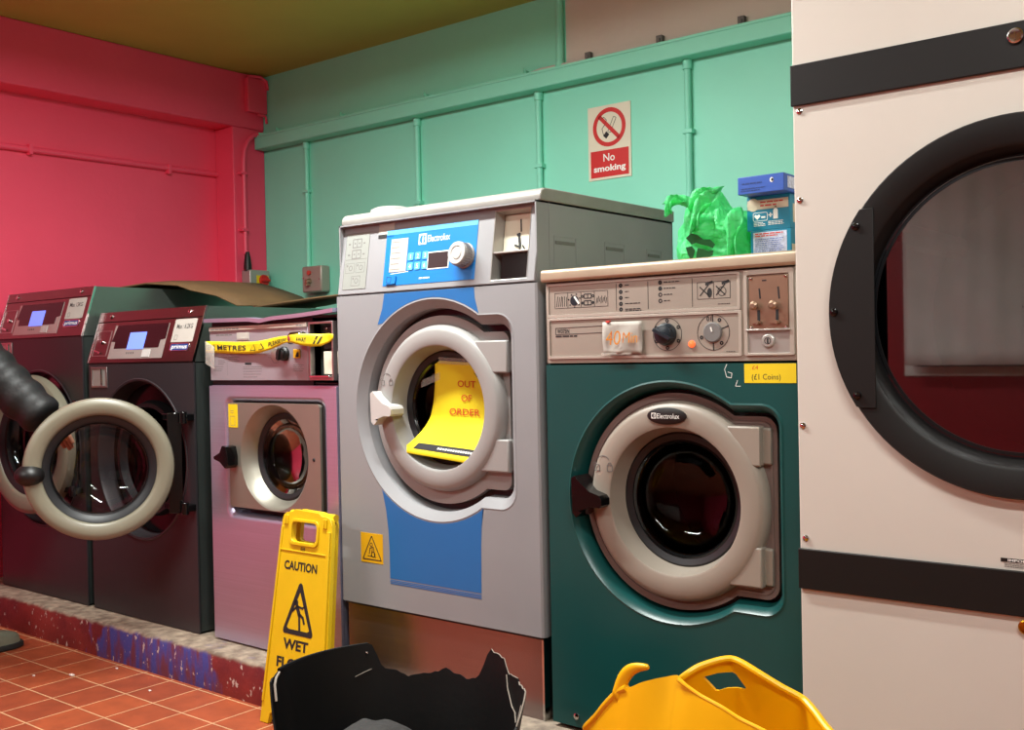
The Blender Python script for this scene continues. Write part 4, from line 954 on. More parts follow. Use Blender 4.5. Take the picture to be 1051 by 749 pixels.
    for i in range(1, 9):
        t = i / 8 * PI / 2; gl.append(((r - .042) * math.cos(t) + .0005, -.03 - .07 * math.sin(t)))
    MB().lathe(D, 0, 0, gl, 64, cap1=True).build('glass', 'door_glass', d)
    MB().lathe(D, 0, 0, [(R - .006, -.03), (R - .01, -.045), (r + .004, -.045), (r - .002, -.03)], 64).build('back_rim', 'rubber', d)
    MB().fbox(D, R - .02, L - .004, -.165, .175, -.042, -.025).build('hinge_arm', 'black_gloss', d, bevel=.003)
    hd = MB(); c_ = D.p(-R + .027, -.008, .012)
    loops = []
    for j in range(1, 10):
        t = PI / 2 * j / 9
        loops.append([D.p(-R + .023 + .046 * math.sin(t) * math.cos(2 * PI * i / 20) * (1.0), -.008 + .036 * math.sin(t) * math.sin(2 * PI * i / 20), -.012 + .050 * math.cos(t)) for i in range(20)])
    hd.loft(loops, True, True); hd.build('handle', 'black', d)
    return m
dark_washer(-3.703, -3.035, 1.047, 1.237, 60, (-3.050, 2.045), 'dark washing machine beside the stainless washer, its door swung fully open towards the room', 'Max : 6.2KG', L=.262)
dark_washer(-4.424, -3.746, 1.153, 1.343, 6, (-3.775, 2.045), 'dark washing machine against the pink wall with the black sleeve before its door', 'Max 13KG', cz=.712, RC=.315, RD=.274, rd=.200, L=.285, dz=.02)

# ------------------------------------------------------------------ sheets of cardboard on the dark washers
cb = MB(); loops = []
# long bent sheet: rests on the taller dark washer, sags over its edge on to the shorter one
prof = [(-4.35, 1.350, 0), (-4.10, 1.356, .012), (-3.92, 1.368, .030), (-3.74, 1.352, .030), (-3.60, 1.332, .016), (-3.47, 1.304, .006), (-3.38, 1.262, 0)]
for k_, (x, z, bow) in enumerate(prof):
    loops.append([Vector((x + .10 * (k_ < 4), 2.34 + .03 * k_, z)), Vector((x + .02, 2.58, z + bow * .7)), Vector((x, 2.78, z + bow)), Vector((x, 2.92, z + bow))])
cb.loft(loops, closed=False)
o = cb.build('cardboard_sheet', ['cardboard', 'card_edge'], solid=.006); tag(o, 'bent brown cardboard sheet draped over the tops of the two dark washers', 'cardboard')
o = MB().loft([[Vector((-3.62, 2.62, 1.243)), Vector((-3.62, 2.86, 1.243))], [Vector((-3.25, 2.58, 1.262)), Vector((-3.25, 2.86, 1.265))], [Vector((-2.98, 2.56, 1.272)), Vector((-2.98, 2.86, 1.29))], [Vector((-2.72, 2.58, 1.283)), Vector((-2.72, 2.84, 1.30))]], closed=False).build('cardboard_sheet', 'cardboard', solid=.006)
tag(o, 'flat brown cardboard sheet on the shorter dark washer, behind the stainless washer', 'cardboard')

# ------------------------------------------------------------------ bag and boxes on the green washer
def bag():
    b = thing('plastic_bag', (-1.205, 2.33, 1.258), 'crumpled green plastic carrier bag on top of the green washer', 'bag')
    mb = MB(); N, M = 96, 56; loops = []
    for j in range(M):
        v = j / (M - 1); lp = []
        for i in range(N):
            a = 2 * PI * i / N
            rx, ry = .098, .080
            prof = (math.sin(PI * (0.5 + .5 * v)) ** .55 if v < 1 else 0)
            k_ = 1.0 if v < .25 else 1.0 - .9 * ((v - .25) / .75) ** 2.2
            x = rx * k_ * math.cos(a); y = ry * k_ * math.sin(a); z = .175 * v ** .9
            z *= 1 - .16 * (math.cos(a) > 0) * math.cos(a) * v
            q = Vector((x, y, z)); d_ = Vector((math.cos(a), math.sin(a), .6 * v)).normalized()
            f = noise.ridged_multi_fractal(q * 11 + Vector((3, 1, 2)), 1.0, 2.0, 4, 1.0, 2.0) * .010 + noise.noise(q * 16) * .017 + noise.noise(q * 44 + Vector((5, 5, 5))) * .006
            f *= min(1, v * 6 + .2)
            q += d_ * f
            q.z = max(q.z, .0015)
            lp.append(Vector((-1.203, 2.33, 1.258)) + q)
        loops.append(lp)
    mb.loft(loops, True, True); mb.build('bag_body', 'bag_green', b, angle=60)
    def flap(name, p0, p1, p2, w, m_='bag_green'):
        f = MB(); lp = []
        for i in range(20):
            t = i / 19; c = Vector(p0) * (1 - t) ** 2 + Vector(p1) * 2 * t * (1 - t) + Vector(p2) * t * t
            wd_ = w * (.5 + .6 * math.sin(PI * min(1, t * 1.1 + .1)))
            lp.append([c + Vector((wd_ * (s_ / 8 - .5), -.010 * math.sin(s_ * 1.3 + t * 5) + .006 * noise.noise(Vector((s_, t * 6, 1))), .010 * math.sin(s_ * .9 + t * 9))) for s_ in range(9)])
        f.loft(lp, closed=False); return f.build(name, m_, b, solid=.0008, angle=80)
    flap('bag_handle', (-1.24, 2.27, 1.40), (-1.30, 2.24, 1.45), (-1.285, 2.23, 1.385), .05)
    flap('bag_handle', (-1.135, 2.25, 1.375), (-1.11, 2.20, 1.38), (-1.115, 2.225, 1.262), .062)
    flap('bag_fold', (-1.17, 2.25, 1.43), (-1.20, 2.22, 1.43), (-1.22, 2.235, 1.34), .06)
    # torn-looking dark green print low on the front
    Q = Fr((0, 2.243, 0), (1, 0, 0), (0, -.10, 1), (0, -1, 0)); Q.o = Vector((0, 2.243 + .10 * 1.262, 0))
    for pts in ([(-1.236, 1.322), (-1.222, 1.333), (-1.205, 1.327), (-1.190, 1.316), (-1.172, 1.314), (-1.160, 1.302), (-1.166, 1.293), (-1.182, 1.300), (-1.196, 1.304), (-1.210, 1.309), (-1.222, 1.306)],
                [(-1.238, 1.300), (-1.222, 1.302), (-1.214, 1.292), (-1.219, 1.278), (-1.226, 1.268), (-1.234, 1.284)],
                [(-1.206, 1.296), (-1.192, 1.293), (-1.178, 1.287), (-1.166, 1.288), (-1.168, 1.276), (-1.184, 1.271), (-1.192, 1.262), (-1.210, 1.262), (-1.212, 1.276)]):
        MB().prism(Q, [(a - .006, c) for a, c in pts], 0, .0012).build('dark_print', 'bag_dark', b, smooth=False)
bag()
Fb = FV(2.27)
b = thing('detergent_box', (-1.04, 2.34, 1.257), 'teal carton with a pale front label, lowest of the stack on the green washer', 'box')
MB().box(-1.090, -.990, 2.27, 2.42, 1.257, 1.3275).build('carton', 'box_teal', b, bevel=.0015)
MB().fbox(Fb, -1.083, -1.000, 1.265, 1.3235, 0, .0006).build('front_label', 'print_pale', b, smooth=False)
q = MB().fine(Fb, -1.078, 1.318, .072, 2, h=.0028, dy=.005, c=.0008); q.build('label_heading', 'print_red', b, smooth=False)
MB().fine(Fb, -1.078, 1.306, .074, 8, h=.0016, dy=.0046, c=.0008).build('label_print', 'box_blue', b, smooth=False)
MB().fbox(FX(-.990), 2.275, 2.345, 1.272, 1.292, 0, .0006).build('side_label', 'print_cream', b, smooth=False)
b = thing('detergent_box', (-1.043, 2.34, 1.3275), 'bright teal carton with a white bottle picture, middle of the stack on the green washer', 'box')
MB().box(-1.098, -.991, 2.27, 2.42, 1.3275, 1.4075).build('carton', 'box_teal', b, bevel=.0015)
MB().fbox(Fb, -1.096, -.995, 1.3765, 1.3985, 0, .0006).lathe(Fb, -1.082, 1.388, [(.015, .0004), (.015, .0008)], 20, cap1=True).build('front_band', 'print_cream', b, smooth=False)
MB().fine(Fb, -1.064, 1.391, .062, 1, h=.003, c=.0008).fine(Fb, -1.064, 1.383, .04, 1, h=.0035, c=.0008).build('band_print', 'print_red', b, smooth=False)
q = MB().outline(Fb, rrect(-1.082, -1.047, 1.350, 1.369, .003, 2), .0012, 0, .0006)
q.prism(Fb, [(-1.072, 1.353), (-1.064, 1.361), (-1.067, 1.365), (-1.072, 1.363), (-1.077, 1.365), (-1.080, 1.361)], 0, .0006).fbox(Fb, -1.062, -1.052, 1.356, 1.360, 0, .0006)
q.fbox(Fb, -1.044, -1.0345, 1.3605, 1.3635, 0, .0006).fbox(Fb, -1.0408, -1.0378, 1.357, 1.367, 0, .0006)
q.prism(Fb, [(-1.032, 1.352), (-1.021, 1.352), (-1.021, 1.372), (-1.0245, 1.377), (-1.0245, 1.382), (-1.0285, 1.382), (-1.0285, 1.377), (-1.032, 1.372)], 0, .0006)
q.fine(Fb, -1.081, 1.345, .030, 3, h=.0016, dy=.0035, c=.0004); q.fine(Fb, -1.045, 1.346, .040, 3, h=.0016, dy=.0035, c=.0004)
q.build('picture', 'ink_white', b, smooth=False)
MB().fbox(FX(-.991), 2.285, 2.33, 1.342, 1.385, 0, .0006).build('side_label', 'print_cream', b, smooth=False)
b = thing('detergent_box', (-1.04, 2.30, 1.4075), 'flat royal blue carton, topmost of the stack on the green washer', 'box')
MB().box(-1.096, -.983, 2.22, 2.40, 1.4075, 1.4475).build('carton', 'box_blue', b, bevel=.0015)
Fc = FV(2.22)
MB().fine(Fc, -1.085, 1.430, .06, 1, h=.003, c=.0006).fine(Fc, -1.088, 1.419, .06, 2, h=.002, dy=.005, c=.0006).build('print', 'box_dark', b, smooth=False)
MB().lathe(Fc, -1.012, 1.434, [(.0055, 0), (.0055, .0007)], 16, cap1=True, ea=.8).build('emblem', 'ink_white', b, smooth=False)
MB().lathe(Fc, -1.0105, 1.434, [(.0035, .0007), (.0035, .0011)], 14, cap1=True, ea=.8).build('emblem_core', 'ink', b, smooth=False)
MB().fbox(FX(-.983), 2.24, 2.30, 1.416, 1.442, 0, .0006).build('side_label', 'print_pale', b, smooth=False)

# ------------------------------------------------------------------ wet floor sign
Wt = FT(1.905, 0, .125); Wt.o = Wt.o + Vector((.013, 0, 0))
s = thing('wet_floor_sign', (-2.35, 1.93, 0), 'yellow caution wet floor sign leaning on the stainless washer', 'sign')
outl = [(-2.487, 0), (-2.452, 0), (-2.445, .030), (-2.430, .036), (-2.262, .036), (-2.25, .030), (-2.244, 0), (-2.208, 0), (-2.238, .578), (-2.246, .594), (-2.262, .600), (-2.285, .601), (-2.30, .609), (-2.40, .612), (-2.415, .604), (-2.436, .602), (-2.448, .594), (-2.454, .578)]
hole = rrect(-2.405, -2.297, .521, .578, .014, 4)
MB().prism(Wt, outl, 0, .014, [hole]).build('front_panel', 'sign_yellow', s, bevel=.004, seg=3)
q = MB()
q.prism(Wt, [(-2.240, .06), (-2.219, .06), (-2.240, .56), (-2.252, .56)], .014, .020)
q.prism(Wt, [(-2.482, .06), (-2.474, .06), (-2.446, .56), (-2.452, .56)], .014, .018)
q.prism(Wt, rrect(-2.413, -2.289, .512, .586, .018, 4), .014, .019, [hole])
for a in (-2.437, -2.428, -2.27, -2.261): q.fbox(Wt, a - .003, a + .003, .568, .594, .014, .019)
q.fbox(Wt, -2.452, -2.235, .493, .4965, .014, .0165)
q.build('raised_border', 'sign_yellow', s, bevel=.002)
MB().prism(Wt, [(-2.47 + (a + 2.47) * .90, b_) for a, b_ in outl], -.034, -.020, [[(-2.47 + (a + 2.47) * .90, b_) for a, b_ in hole]]).build('back_panel', 'sign_yellow', s, bevel=.004)
MB().tube([Wt.p(-2.44, .598, -.010), Wt.p(-2.25, .598, -.010)], .011, 12).build('hinge', 'sign_yellow', s)
q = MB()
q.text(Wt, 'CAUTION', -2.358, .4415, .0235, .0146, width=.142, bold=.034, align='C'); q.build('lettering', 'ink', s, smooth=False); q = MB()
q.text(Wt, 'WET', -2.355, .2205, .0275, .0146, width=.108, bold=.036, align='C'); q.build('lettering', 'ink', s, smooth=False); q = MB()
q.text(Wt, 'FLOOR', -2.352, .1665, .0275, .0146, width=.160, bold=.036, align='C'); q.build('lettering', 'ink', s, smooth=False); q = MB()
tri = lambda k_: [(-2.414 + k_ * .6, .268 + k_ * .5), (-2.410 + k_ * .75, .262 + k_ * .55), (-2.292 - k_ * .75, .262 + k_ * .55), (-2.287 - k_ * .6, .268 + k_ * .5), (-2.288 - k_ * .6, .276 + k_ * .3), (-2.344 - k_ * .2, .404 - k_), (-2.351, .408 - k_), (-2.358 + k_ * .2, .404 - k_), (-2.413 + k_ * .6, .276 + k_ * .3)]
q.prism(Wt, tri(0), .014, .0148, [tri(.025)]); q.build('warning_triangle', 'ink', s, smooth=False); q = MB()
# slipping figure
q.prism(Wt, circ(-2.365, .352, .0085, 16), .014, .0148)
q.line(Wt, -2.362, .345, -2.348, .318, .013, .014, .0148); q.line(Wt, -2.349, .320, -2.343, .276, .008, .014, .0148); q.line(Wt, -2.350, .322, -2.333, .313, .008, .014, .0148); q.line(Wt, -2.333, .315, -2.325, .296, .007, .014, .0148)
q.line(Wt, -2.362, .343, -2.334, .338, .006, .014, .0148); q.line(Wt, -2.362, .340, -2.380, .326, .006, .014, .0148); q.line(Wt, -2.336, .34, -2.325, .346, .005, .014, .0148)
q.build('slipping_figure', 'ink', s, smooth=False)
MB().outline(Wt, rect(-2.362, -2.346, .499, .507), .0016, .014, .0146).line(Wt, -2.36, .503, -2.348, .503, .002, .014, .0146).build('maker_mark', 'ink', s, smooth=False)

# ------------------------------------------------------------------ broken black tub
def black_tub():
    t = thing('broken_tub', (-1.62, 1.61, 0), 'broken black plastic tub with a jagged torn rim before the grey washer', 'tub')
    N, M = 180, 30; cx, cy = -1.62, 1.61; rt, rb, H = .285, .215, .352
    loops = []
    def top(a):      # height of the torn rim at bearing a (degrees, 0 = +X, 90 = +Y)
        a = a % 360
        ks = [(0, .20), (20, .26), (30, .30), (38, .316), (49, .305), (58, .315), (69, .312), (74, .34), (85, .352), (87, .33), (89, .29), (93, .278), (97, .275), (105, .285), (110, .295), (119, .28), (130, .275), (136, .285), (142, .295), (145, .31), (147, .345), (149, .356), (180, .354), (204, .350), (212, .335), (218, .27), (225, .19), (240, .10), (300, .08), (330, .10), (345, .14), (360, .20)]
        for (a0, h0), (a1, h1) in zip(ks, ks[1:]):
            if a0 <= a <= a1:
                h = h0 + (h1 - h0) * (a - a0) / (a1 - a0)
                smooth_ = 149 <= a <= 204
                return h + (0 if smooth_ else .005 * noise.noise(Vector((a * .25, 2, 0))) + .005 * noise.noise(Vector((a * .9, 7, 0))))
        return .3
    inner, outer = [], []
    for j in range(M + 1):
        v = j / M; li, lo = [], []
        for i in range(N):
            d_ = 360 * i / N; a = math.radians(d_); z = .004 + (top(d_) - .004) * v
            r = rb + (rt - rb) * (z / H)
            if 200 < d_ < 230: r += .010 * math.sin((d_ - 200) / 30 * PI)
            lo.append(Vector((cx + r * math.cos(a), cy + r * math.sin(a), z))); li.append(Vector((cx + (r - .004) * math.cos(a), cy + (r - .004) * math.sin(a), z + .001)))
        outer.append(lo); inner.append(li)
    b = MB(); b.loft(outer, True, False); b.loft(inner, True, False)
    b.build('tub_wall', 'tub_black', t, angle=50)
    e = MB(); e.loft([outer[-1], inner[-1]]); e.build('torn_edge', 'tub_black', t, smooth=False)
    # pale stress-whitened edges and cracks on the torn side
    q = MB()
    def P(d_, z, off=-.006):
        a = math.radians(d_); r = rb + (rt - rb) * z / H + off; return Vector((cx + r * math.cos(a), cy + r * math.sin(a), z))
    def crack(pts, r_): MB().tube(pts, r_, 5).build('torn_plastic', 'tub_torn', t)
    crack([P(d_, top(d_) + .001, -.002) for d_ in range(58, 86, 2)], .0012)
    crack([P(d_, top(d_) + .001, -.002) for d_ in range(22, 58, 2)], .0016)
    crack([P(69, .312), P(66, .285), P(58, .255), P(52, .25), P(47, .235)], .0014)
    crack([P(30, .30), P(27, .27), P(30, .245), P(36, .235)], .0014)
    crack([P(62, .19), P(66, .165), P(70, .15), P(74, .15)], .0014)
    crack([P(205, .349, -.002), P(209, .343, -.002), P(212, .332, -.002), P(215, .30, -.003)], .003)
    crack([P(158, .285), P(153, .292), P(149, .297)], .0010)
    lip = MB(); lip.tube([P(d_, .353, .001) for d_ in range(150, 207, 3)], .0042, 8); lip.build('rim', 'tub_black', t)
    fl = MB(); fl.loft([[Vector((cx + (rt - .01 + .012 * s_) * math.cos(math.radians(d_)), cy + (rt - .01 + .012 * s_) * math.sin(math.radians(d_)), .344 - .02 * s_ - (.24 * (d_ - 200) / 25 if d_ > 200 else 0))) for d_ in range(197, 214, 2)] for s_ in (0, 1, 2)], closed=False)
    screwh = MB().ball(P(151, .335), .004, 8, 6); screwh.build('rivet', 'chrome', t)
black_tub()
c = MB(); loops = []
for j in range(13):
    v = j / 12; lp = []
    for i in range(25):
        u = i / 24
        x = -1.79 + .25 * u - .03 * v; y = 1.50 + .17 * v + .03 * u
        z = .155 + .085 * math.sin(PI * min(1, u * .9 + .10)) * math.sin(PI * (.25 + .5 * v)) + .012 * noise.noise(Vector((u * 5, v * 5, 3)))
        lp.append(Vector((x, y, z)))
    loops.append(lp)
c.loft(loops, closed=False)
k2 = [[Vector((q.x, q.y, .02 + (q.z - .12) * .2)) for q in lp] for lp in loops]
c.loft(k2, closed=False)
for e_ in ((0, 0), (12, 12)): c.loft([loops[e_[0]], k2[e_[1]]], closed=False)
for i in (0, 24): c.loft([[l[i] for l in loops], [l[i] for l in k2]], closed=False)
o = c.build('cloth', 'cloth_grey', angle=80); tag(o, 'dark grey worn cloth lying inside the broken black tub', 'cloth')

# ------------------------------------------------------------------ yellow flexible tub
def yellow_tub():
    t = thing('yellow_tub', (-.88, 1.61, 0), 'yellow plastic laundry tub with one snapped handle before the green washer', 'tub')
    # the rim runs round the squashed tub: near wall, end, far wall with its handle, end
    rim = [(-1.140, 1.630, .335), (-1.088, 1.592, .379), (-1.059, 1.578, .409), (-1.022, 1.566, .444), (-1.003, 1.560, .455), (-.985, 1.556, .464), (-.965, 1.555, .475), (-.940, 1.555, .485), (-.920, 1.555, .491), (-.902, 1.555, .496), (-.898, 1.555, .494), (-.879, 1.553, .486), (-.850, 1.550, .475), (-.806, 1.542, .466), (-.772, 1.538, .455), (-.722, 1.530, .446), (-.670, 1.530, .425), (-.625, 1.555, .405), (-.612, 1.595, .400), (-.632, 1.635, .405), (-.677, 1.665, .420), (-.710, 1.690, .436), (-.739, 1.710, .446), (-.775, 1.706, .460), (-.815, 1.702, .478), (-.850, 1.708, .489), (-.872, 1.711, .492), (-.892, 1.700, .489), (-.919, 1.672, .479), (-.935, 1.652, .466), (-.955, 1.656, .450), (-1.000, 1.672, .425), (-1.050, 1.690, .390), (-1.100, 1.692, .350), (-1.135, 1.668, .333)]
    rim = [Vector(p) for p in rim]; n0 = len(rim); N = 420; pts = []
    L_ = [0]
    for i in range(n0): L_.append(L_[-1] + (rim[(i + 1) % n0] - rim[i]).length)
    for k_ in range(N):
        d_ = L_[-1] * k_ / N
        i = max(j for j in range(n0) if L_[j] <= d_); u_ = (d_ - L_[i]) / (L_[i + 1] - L_[i])
        p0, p1, p2, p3 = rim[i - 1], rim[i], rim[(i + 1) % n0], rim[(i + 2) % n0]
        m1, m2 = (p2 - p0) * .42, (p3 - p1) * .42
        pts.append(p1 * (2 * u_ ** 3 - 3 * u_ ** 2 + 1) + m1 * (u_ ** 3 - 2 * u_ ** 2 + u_) + p2 * (-2 * u_ ** 3 + 3 * u_ ** 2) + m2 * (u_ ** 3 - u_ ** 2))
    cen = Vector((-.88, 1.615, 0)); nv = 64
    def base(p):
        a = math.atan2((p.y - cen.y) / .085, (p.x - cen.x) / .25); return Vector((cen.x + .185 * math.cos(a), cen.y + .115 * math.sin(a), .004))
    def S(k_, v):
        p = pts[k_ % N]; b_ = base(p); q = b_.lerp(p, v); w_ = 4 * v * (1 - v)
        o_ = Vector((p.x - cen.x, (p.y - cen.y) * 1.6, 0)).normalized() * .016 * w_
        cr = -.010 * math.exp(-((p.x + .905) / .03) ** 2) * max(0, v - .7) / .3 if p.y < 1.6 else 0
        return q + o_ + Vector((0, cr * -1, 0))
    b = MB(); vs = [S(k_, j / nv) for j in range(nv + 1) for k_ in range(N)]; fs = []
    for j in range(nv):
        for k_ in range(N):
            k2 = (k_ + 1) % N; fs.append((j * N + k_, j * N + k2, (j + 1) * N + k2, (j + 1) * N + k_))
    fs.append(tuple(range(N)))
    b.add(vs, fs); wall = b.build('tub_wall', 'tub_yellow', t, solid=.005, angle=60)
    hl = [(-.915, .461), (-.895, .467), (-.872, .4695), (-.866, .467), (-.846, .446), (-.848, .4425), (-.865, .441), (-.885, .438), (-.897, .4335), (-.901, .4345)]
    cut = MB().prism(FV(0), hl, -1.60, -1.80).build('cutter', 'tub_yellow', t)
    md = wall.modifiers.new('opening', 'BOOLEAN'); md.operation = 'DIFFERENCE'; md.object = cut; md.solver = 'EXACT'
    bpy.context.view_layer.update()
    me = bpy.data.meshes.new_from_object(wall.evaluated_get(bpy.context.evaluated_depsgraph_get()))
    wall.modifiers.clear(); wall.data = me; me.shade_smooth(); me.set_sharp_from_angle(angle=math.radians(50))
    bpy.data.objects.remove(cut)
    def near(x0, x1): return [k_ for k_ in range(N) if x0 < pts[k_].x < x1 and pts[k_].y < 1.60]
    kb = [k_ for k_ in range(N) if not (pts[k_].y < 1.60 and -1.0 < pts[k_].x < -.60)]
    st_ = kb.index(min(k_ for k_ in kb if pts[k_].y > 1.56 and pts[k_].x > -.7)); kb = kb[st_:] + kb[:st_]
    MB().tube([pts[k_] + Vector((0, 0, .001)) for k_ in kb[::3]], .0068, 10).build('rim', 'tub_yellow', t)
    kn = [k_ for k_ in range(N) if pts[k_].y < 1.60 and -.895 < pts[k_].x < -.60]
    MB().tube([pts[k_] for k_ in kn[::3]], .0035, 8).build('rim', 'tub_yellow', t)
    # stump of the snapped handle curling up from the corner of the near wall
    st = MB(); lp = []
    for i in range(16):
        u_ = i / 15
        c_ = Vector((-1.030 + .075 * u_, 1.566 - .006 * u_, .436 + .098 * u_ - .030 * u_ * u_)) + Vector((-.010 * math.sin(PI * u_), 0, .012 * math.sin(PI * u_)))
        w_ = .017 * (1 - u_) ** .55 + .002
        lp.append([c_ + Vector((w_ * (s_ - .2), -.004 * math.sin(s_ * PI), -w_ * 1.1 * (s_ - .2))) for s_ in (0, .25, .5, .75, 1)])
    st.loft(lp, closed=False); st.build('snapped_handle', 'tub_yellow', t, solid=.005, angle=70)
yellow_tub()

# ------------------------------------------------------------------ flakes of plaster on the tiles
for i, (x, y, r) in enumerate(((-3.36, 1.80, .012), (-2.99, 1.86, .006), (-3.46, 1.72, .006), (-3.30, 1.93, .006))):
    q = MB(); q.prism(Fr((x, y, 0), (1, 0, 0), (0, 1, 0), (0, 0, 1)), [(r * (1 + .5 * random.random()) * math.cos(t), r * .5 * (1 + .4 * random.random()) * math.sin(t)) for t in [2 * PI * k_ / 7 for k_ in range(7)]], .0005, .004)
    tag(q.build('plaster_flake', 'plaster', bevel=.001), 'small white plaster flake lying on the orange floor tiles near the kerb', 'flake', 'plaster flakes on the tiles')

# ------------------------------------------------------------------ the person loading the far washer
def skin_mesh(nodes, edges, name, m, parent, sub=2, root=0):
    me = bpy.data.meshes.new(name); base = LOC[parent.name]
    me.from_pydata([tuple(Vector(n_[0]) - base) for n_ in nodes], edges, [])
    o = bpy.data.objects.new(name, me); COL.objects.link(o)
    md = o.modifiers.new('skin', 'SKIN'); md.use_smooth_shade = True
    ly = me.skin_vertices[0].data
    for i, n_ in enumerate(nodes):
        r = n_[1]; ly[i].radius = (r, r) if not isinstance(r, tuple) else r
        ly[i].use_root = (i == root)
    sb = o.modifiers.new('sub', 'SUBSURF'); sb.levels = sub; sb.render_levels = sub
    bpy.context.view_layer.update()
    ev = o.evaluated_get(bpy.context.evaluated_depsgraph_get())
    me2 = bpy.data.meshes.new_from_object(ev)
    o.modifiers.clear(); o.data = me2; me2.name = name
    me2.materials.clear(); me2.materials.append(MATS[m])
    for p in me2.polygons: p.use_smooth = True
    o.parent = parent; LOC[o.name] = base
    return o
def person():
    p = thing('person', (-4.02, 1.48, 0), 'person in a black padded jacket reaching down to the dark washer by the pink wall', 'person')
    V_ = Vector
    pel = V_((-4.02, 1.44, .93)); wai = V_((-4.01, 1.45, 1.08)); che = V_((-3.98, 1.49, 1.27)); nck = V_((-3.955, 1.535, 1.45)); hd = V_((-3.93, 1.575, 1.55)); hd2 = V_((-3.92, 1.585, 1.66))
    shR, elR, wrR = V_((-3.79, 1.53, 1.36)), V_((-3.60, 1.62, 1.075)), V_((-3.415, 1.735, .888))
    shL, elL, wrL = V_((-4.15, 1.52, 1.38)), V_((-4.20, 1.66, 1.12)), V_((-4.10, 1.84, .98))
    hipR, knR, anR = V_((-3.93, 1.45, .90)), V_((-3.91, 1.60, .49)), V_((-3.905, 1.67, .09))
    hipL, knL, anL = V_((-4.11, 1.43, .90)), V_((-4.14, 1.50, .49)), V_((-4.16, 1.45, .09))
    hR = wrR + V_((-.004, .045, -.040)); hL = wrL + V_((.02, .05, -.03))
    nodes = [(pel, (.15, .11)), (wai, (.135, .10)), (che, (.155, .11)), (nck, .055), (hd, (.062, .078)), (hd2, (.076, .094)),
             (shR, .065), (elR, .043), (wrR, .028), (hR, (.036, .018)), (shL, .065), (elL, .043), (wrL, .028), (hL, (.036, .018)),
             (hipR, .09), (knR, .058), (anR, .04), (hipL, .09), (knL, .058), (anL, .04),
             (anR + V_((0, .09, -.045)), .035), (anL + V_((-.01, .09, -.045)), .035)]
    edges = [(0, 1), (1, 2), (2, 3), (3, 4), (4, 5), (2, 6), (6, 7), (7, 8), (8, 9), (2, 10), (10, 11), (11, 12), (12, 13), (0, 14), (14, 15), (15, 16), (0, 17), (17, 18), (18, 19), (16, 20), (19, 21)]
    def fingers(h, w):
        d_ = (h - w).normalized(); side = d_.cross(V_((0, -.6, .8))).normalized(); dn = V_((0, .2, -1)).normalized()
        k0 = 9 if (h - hR).length < 1e-6 else 13
        for i, (off, ln) in enumerate(((-.024, .062), (-.008, .072), (.008, .068), (.024, .052))):
            a = h + side * off + d_ * .034; b = a + d_ * ln * .5 + dn * .008; c_ = b + d_ * ln * .35 + dn * ln * .35
            k_ = len(nodes); nodes.extend([(a, .0095), (b, .0085), (c_, .007)]); edges.extend([(k0, k_), (k_, k_ + 1), (k_ + 1, k_ + 2)])
        a = h - side * .032 - d_ * .01; b = a - side * .016 + d_ * .03; c_ = b + d_ * .028 + side * .008
        k_ = len(nodes); nodes.extend([(a, .012), (b, .010), (c_, .008)]); edges.extend([(k0, k_), (k_, k_ + 1), (k_ + 1, k_ + 2)])
    fingers(hR, wrR); fingers(hL, wrL)
    skin_mesh(nodes, edges, 'body', 'skin', p, 2)
    # face: nose, eyes, mouth and ears as small shapes on the head
    f = V_((.08, 1, -.15)).normalized(); hc = hd2 * .5 + hd * .5; r_ = f.cross(V_((0, 0, 1))).normalized()
    MB().tube([hc + f * .068 + V_((0, 0, .03)), hc + f * .090 + V_((0, 0, -.002)), hc + f * .070 + V_((0, 0, -.012))], [.008, .014, .010], 8).build('nose', 'skin', p)
    for sg in (-1, 1):
        MB().ball(hc + f * .066 + r_ * .03 * sg + V_((0, 0, .03)), .011, 10, 8).build('eye', 'ink_white', p)
        MB().ball(hc + f * .0735 + r_ * .03 * sg + V_((0, 0, .03)), .0055, 8, 6).build('pupil', 'ink', p)
        MB().ball(hc + r_ * .066 * sg + V_((0, 0, .01)), .03, 10, 8, (.3, .6, 1)).build('ear', 'skin', p)
    MB().tube([hc + f * .060 - r_ * .022 + V_((0, 0, -.04)), hc + f * .070 + V_((0, 0, -.042)), hc + f * .060 + r_ * .022 + V_((0, 0, -.04))], .005, 8).build('mouth', 'print_red', p)
    hr = MB(); loops = []
    for j in range(12):
        t = (.02 + .62 * j / 11) * PI
        loops.append([hc + V_((0, -.012, .035)) + V_((.096 * math.sin(t) * math.cos(a), .112 * math.sin(t) * math.sin(a) - (.03 * (j / 11) if math.sin(a) > .2 else 0), .10 * math.cos(t) + (.06 * (j / 11) if math.sin(a) > .2 else 0))) for a in [2 * PI * i / 32 for i in range(32)]])
    hr.loft(loops, True, False).build('hair', 'hair', p, angle=80)
    # padded jacket with quilted rings down the sleeves
    jn = [(pel + V_((0, 0, -.05)), (.205, .175)), (wai, (.19, .16)), (che, (.205, .165)), (nck + V_((0, -.004, -.01)), .082)]
    je = [(0, 1), (1, 2), (2, 3)]
    def sleeve(a, b, c_, r0, r1, r2):
        k_ = len(jn); last = 2; seg = [(a, b, r0, r1, 8), (b, c_, r1, r2, 9)]
        for p0, p1, q0, q1, n_ in seg:
            for i in range(n_):
                t = i / n_ if (p0 is a) else (i + 1) / n_
                rr = q0 + (q1 - q0) * t
                rr *= 1.12 if i % 2 else .84
                jn.append((p0.lerp(p1, t), rr)); je.append((last, len(jn) - 1)); last = len(jn) - 1
    sleeve(shR + V_((-.02, 0, 0)), elR, wrR + (wrR - elR) * .16, .112, .097, .070)
    sleeve(shL + V_((.02, 0, 0)), elL, wrL + (wrL - elL) * -.02, .112, .085, .060)
    skin_mesh(jn, je, 'jacket', 'jacket', p, 2)
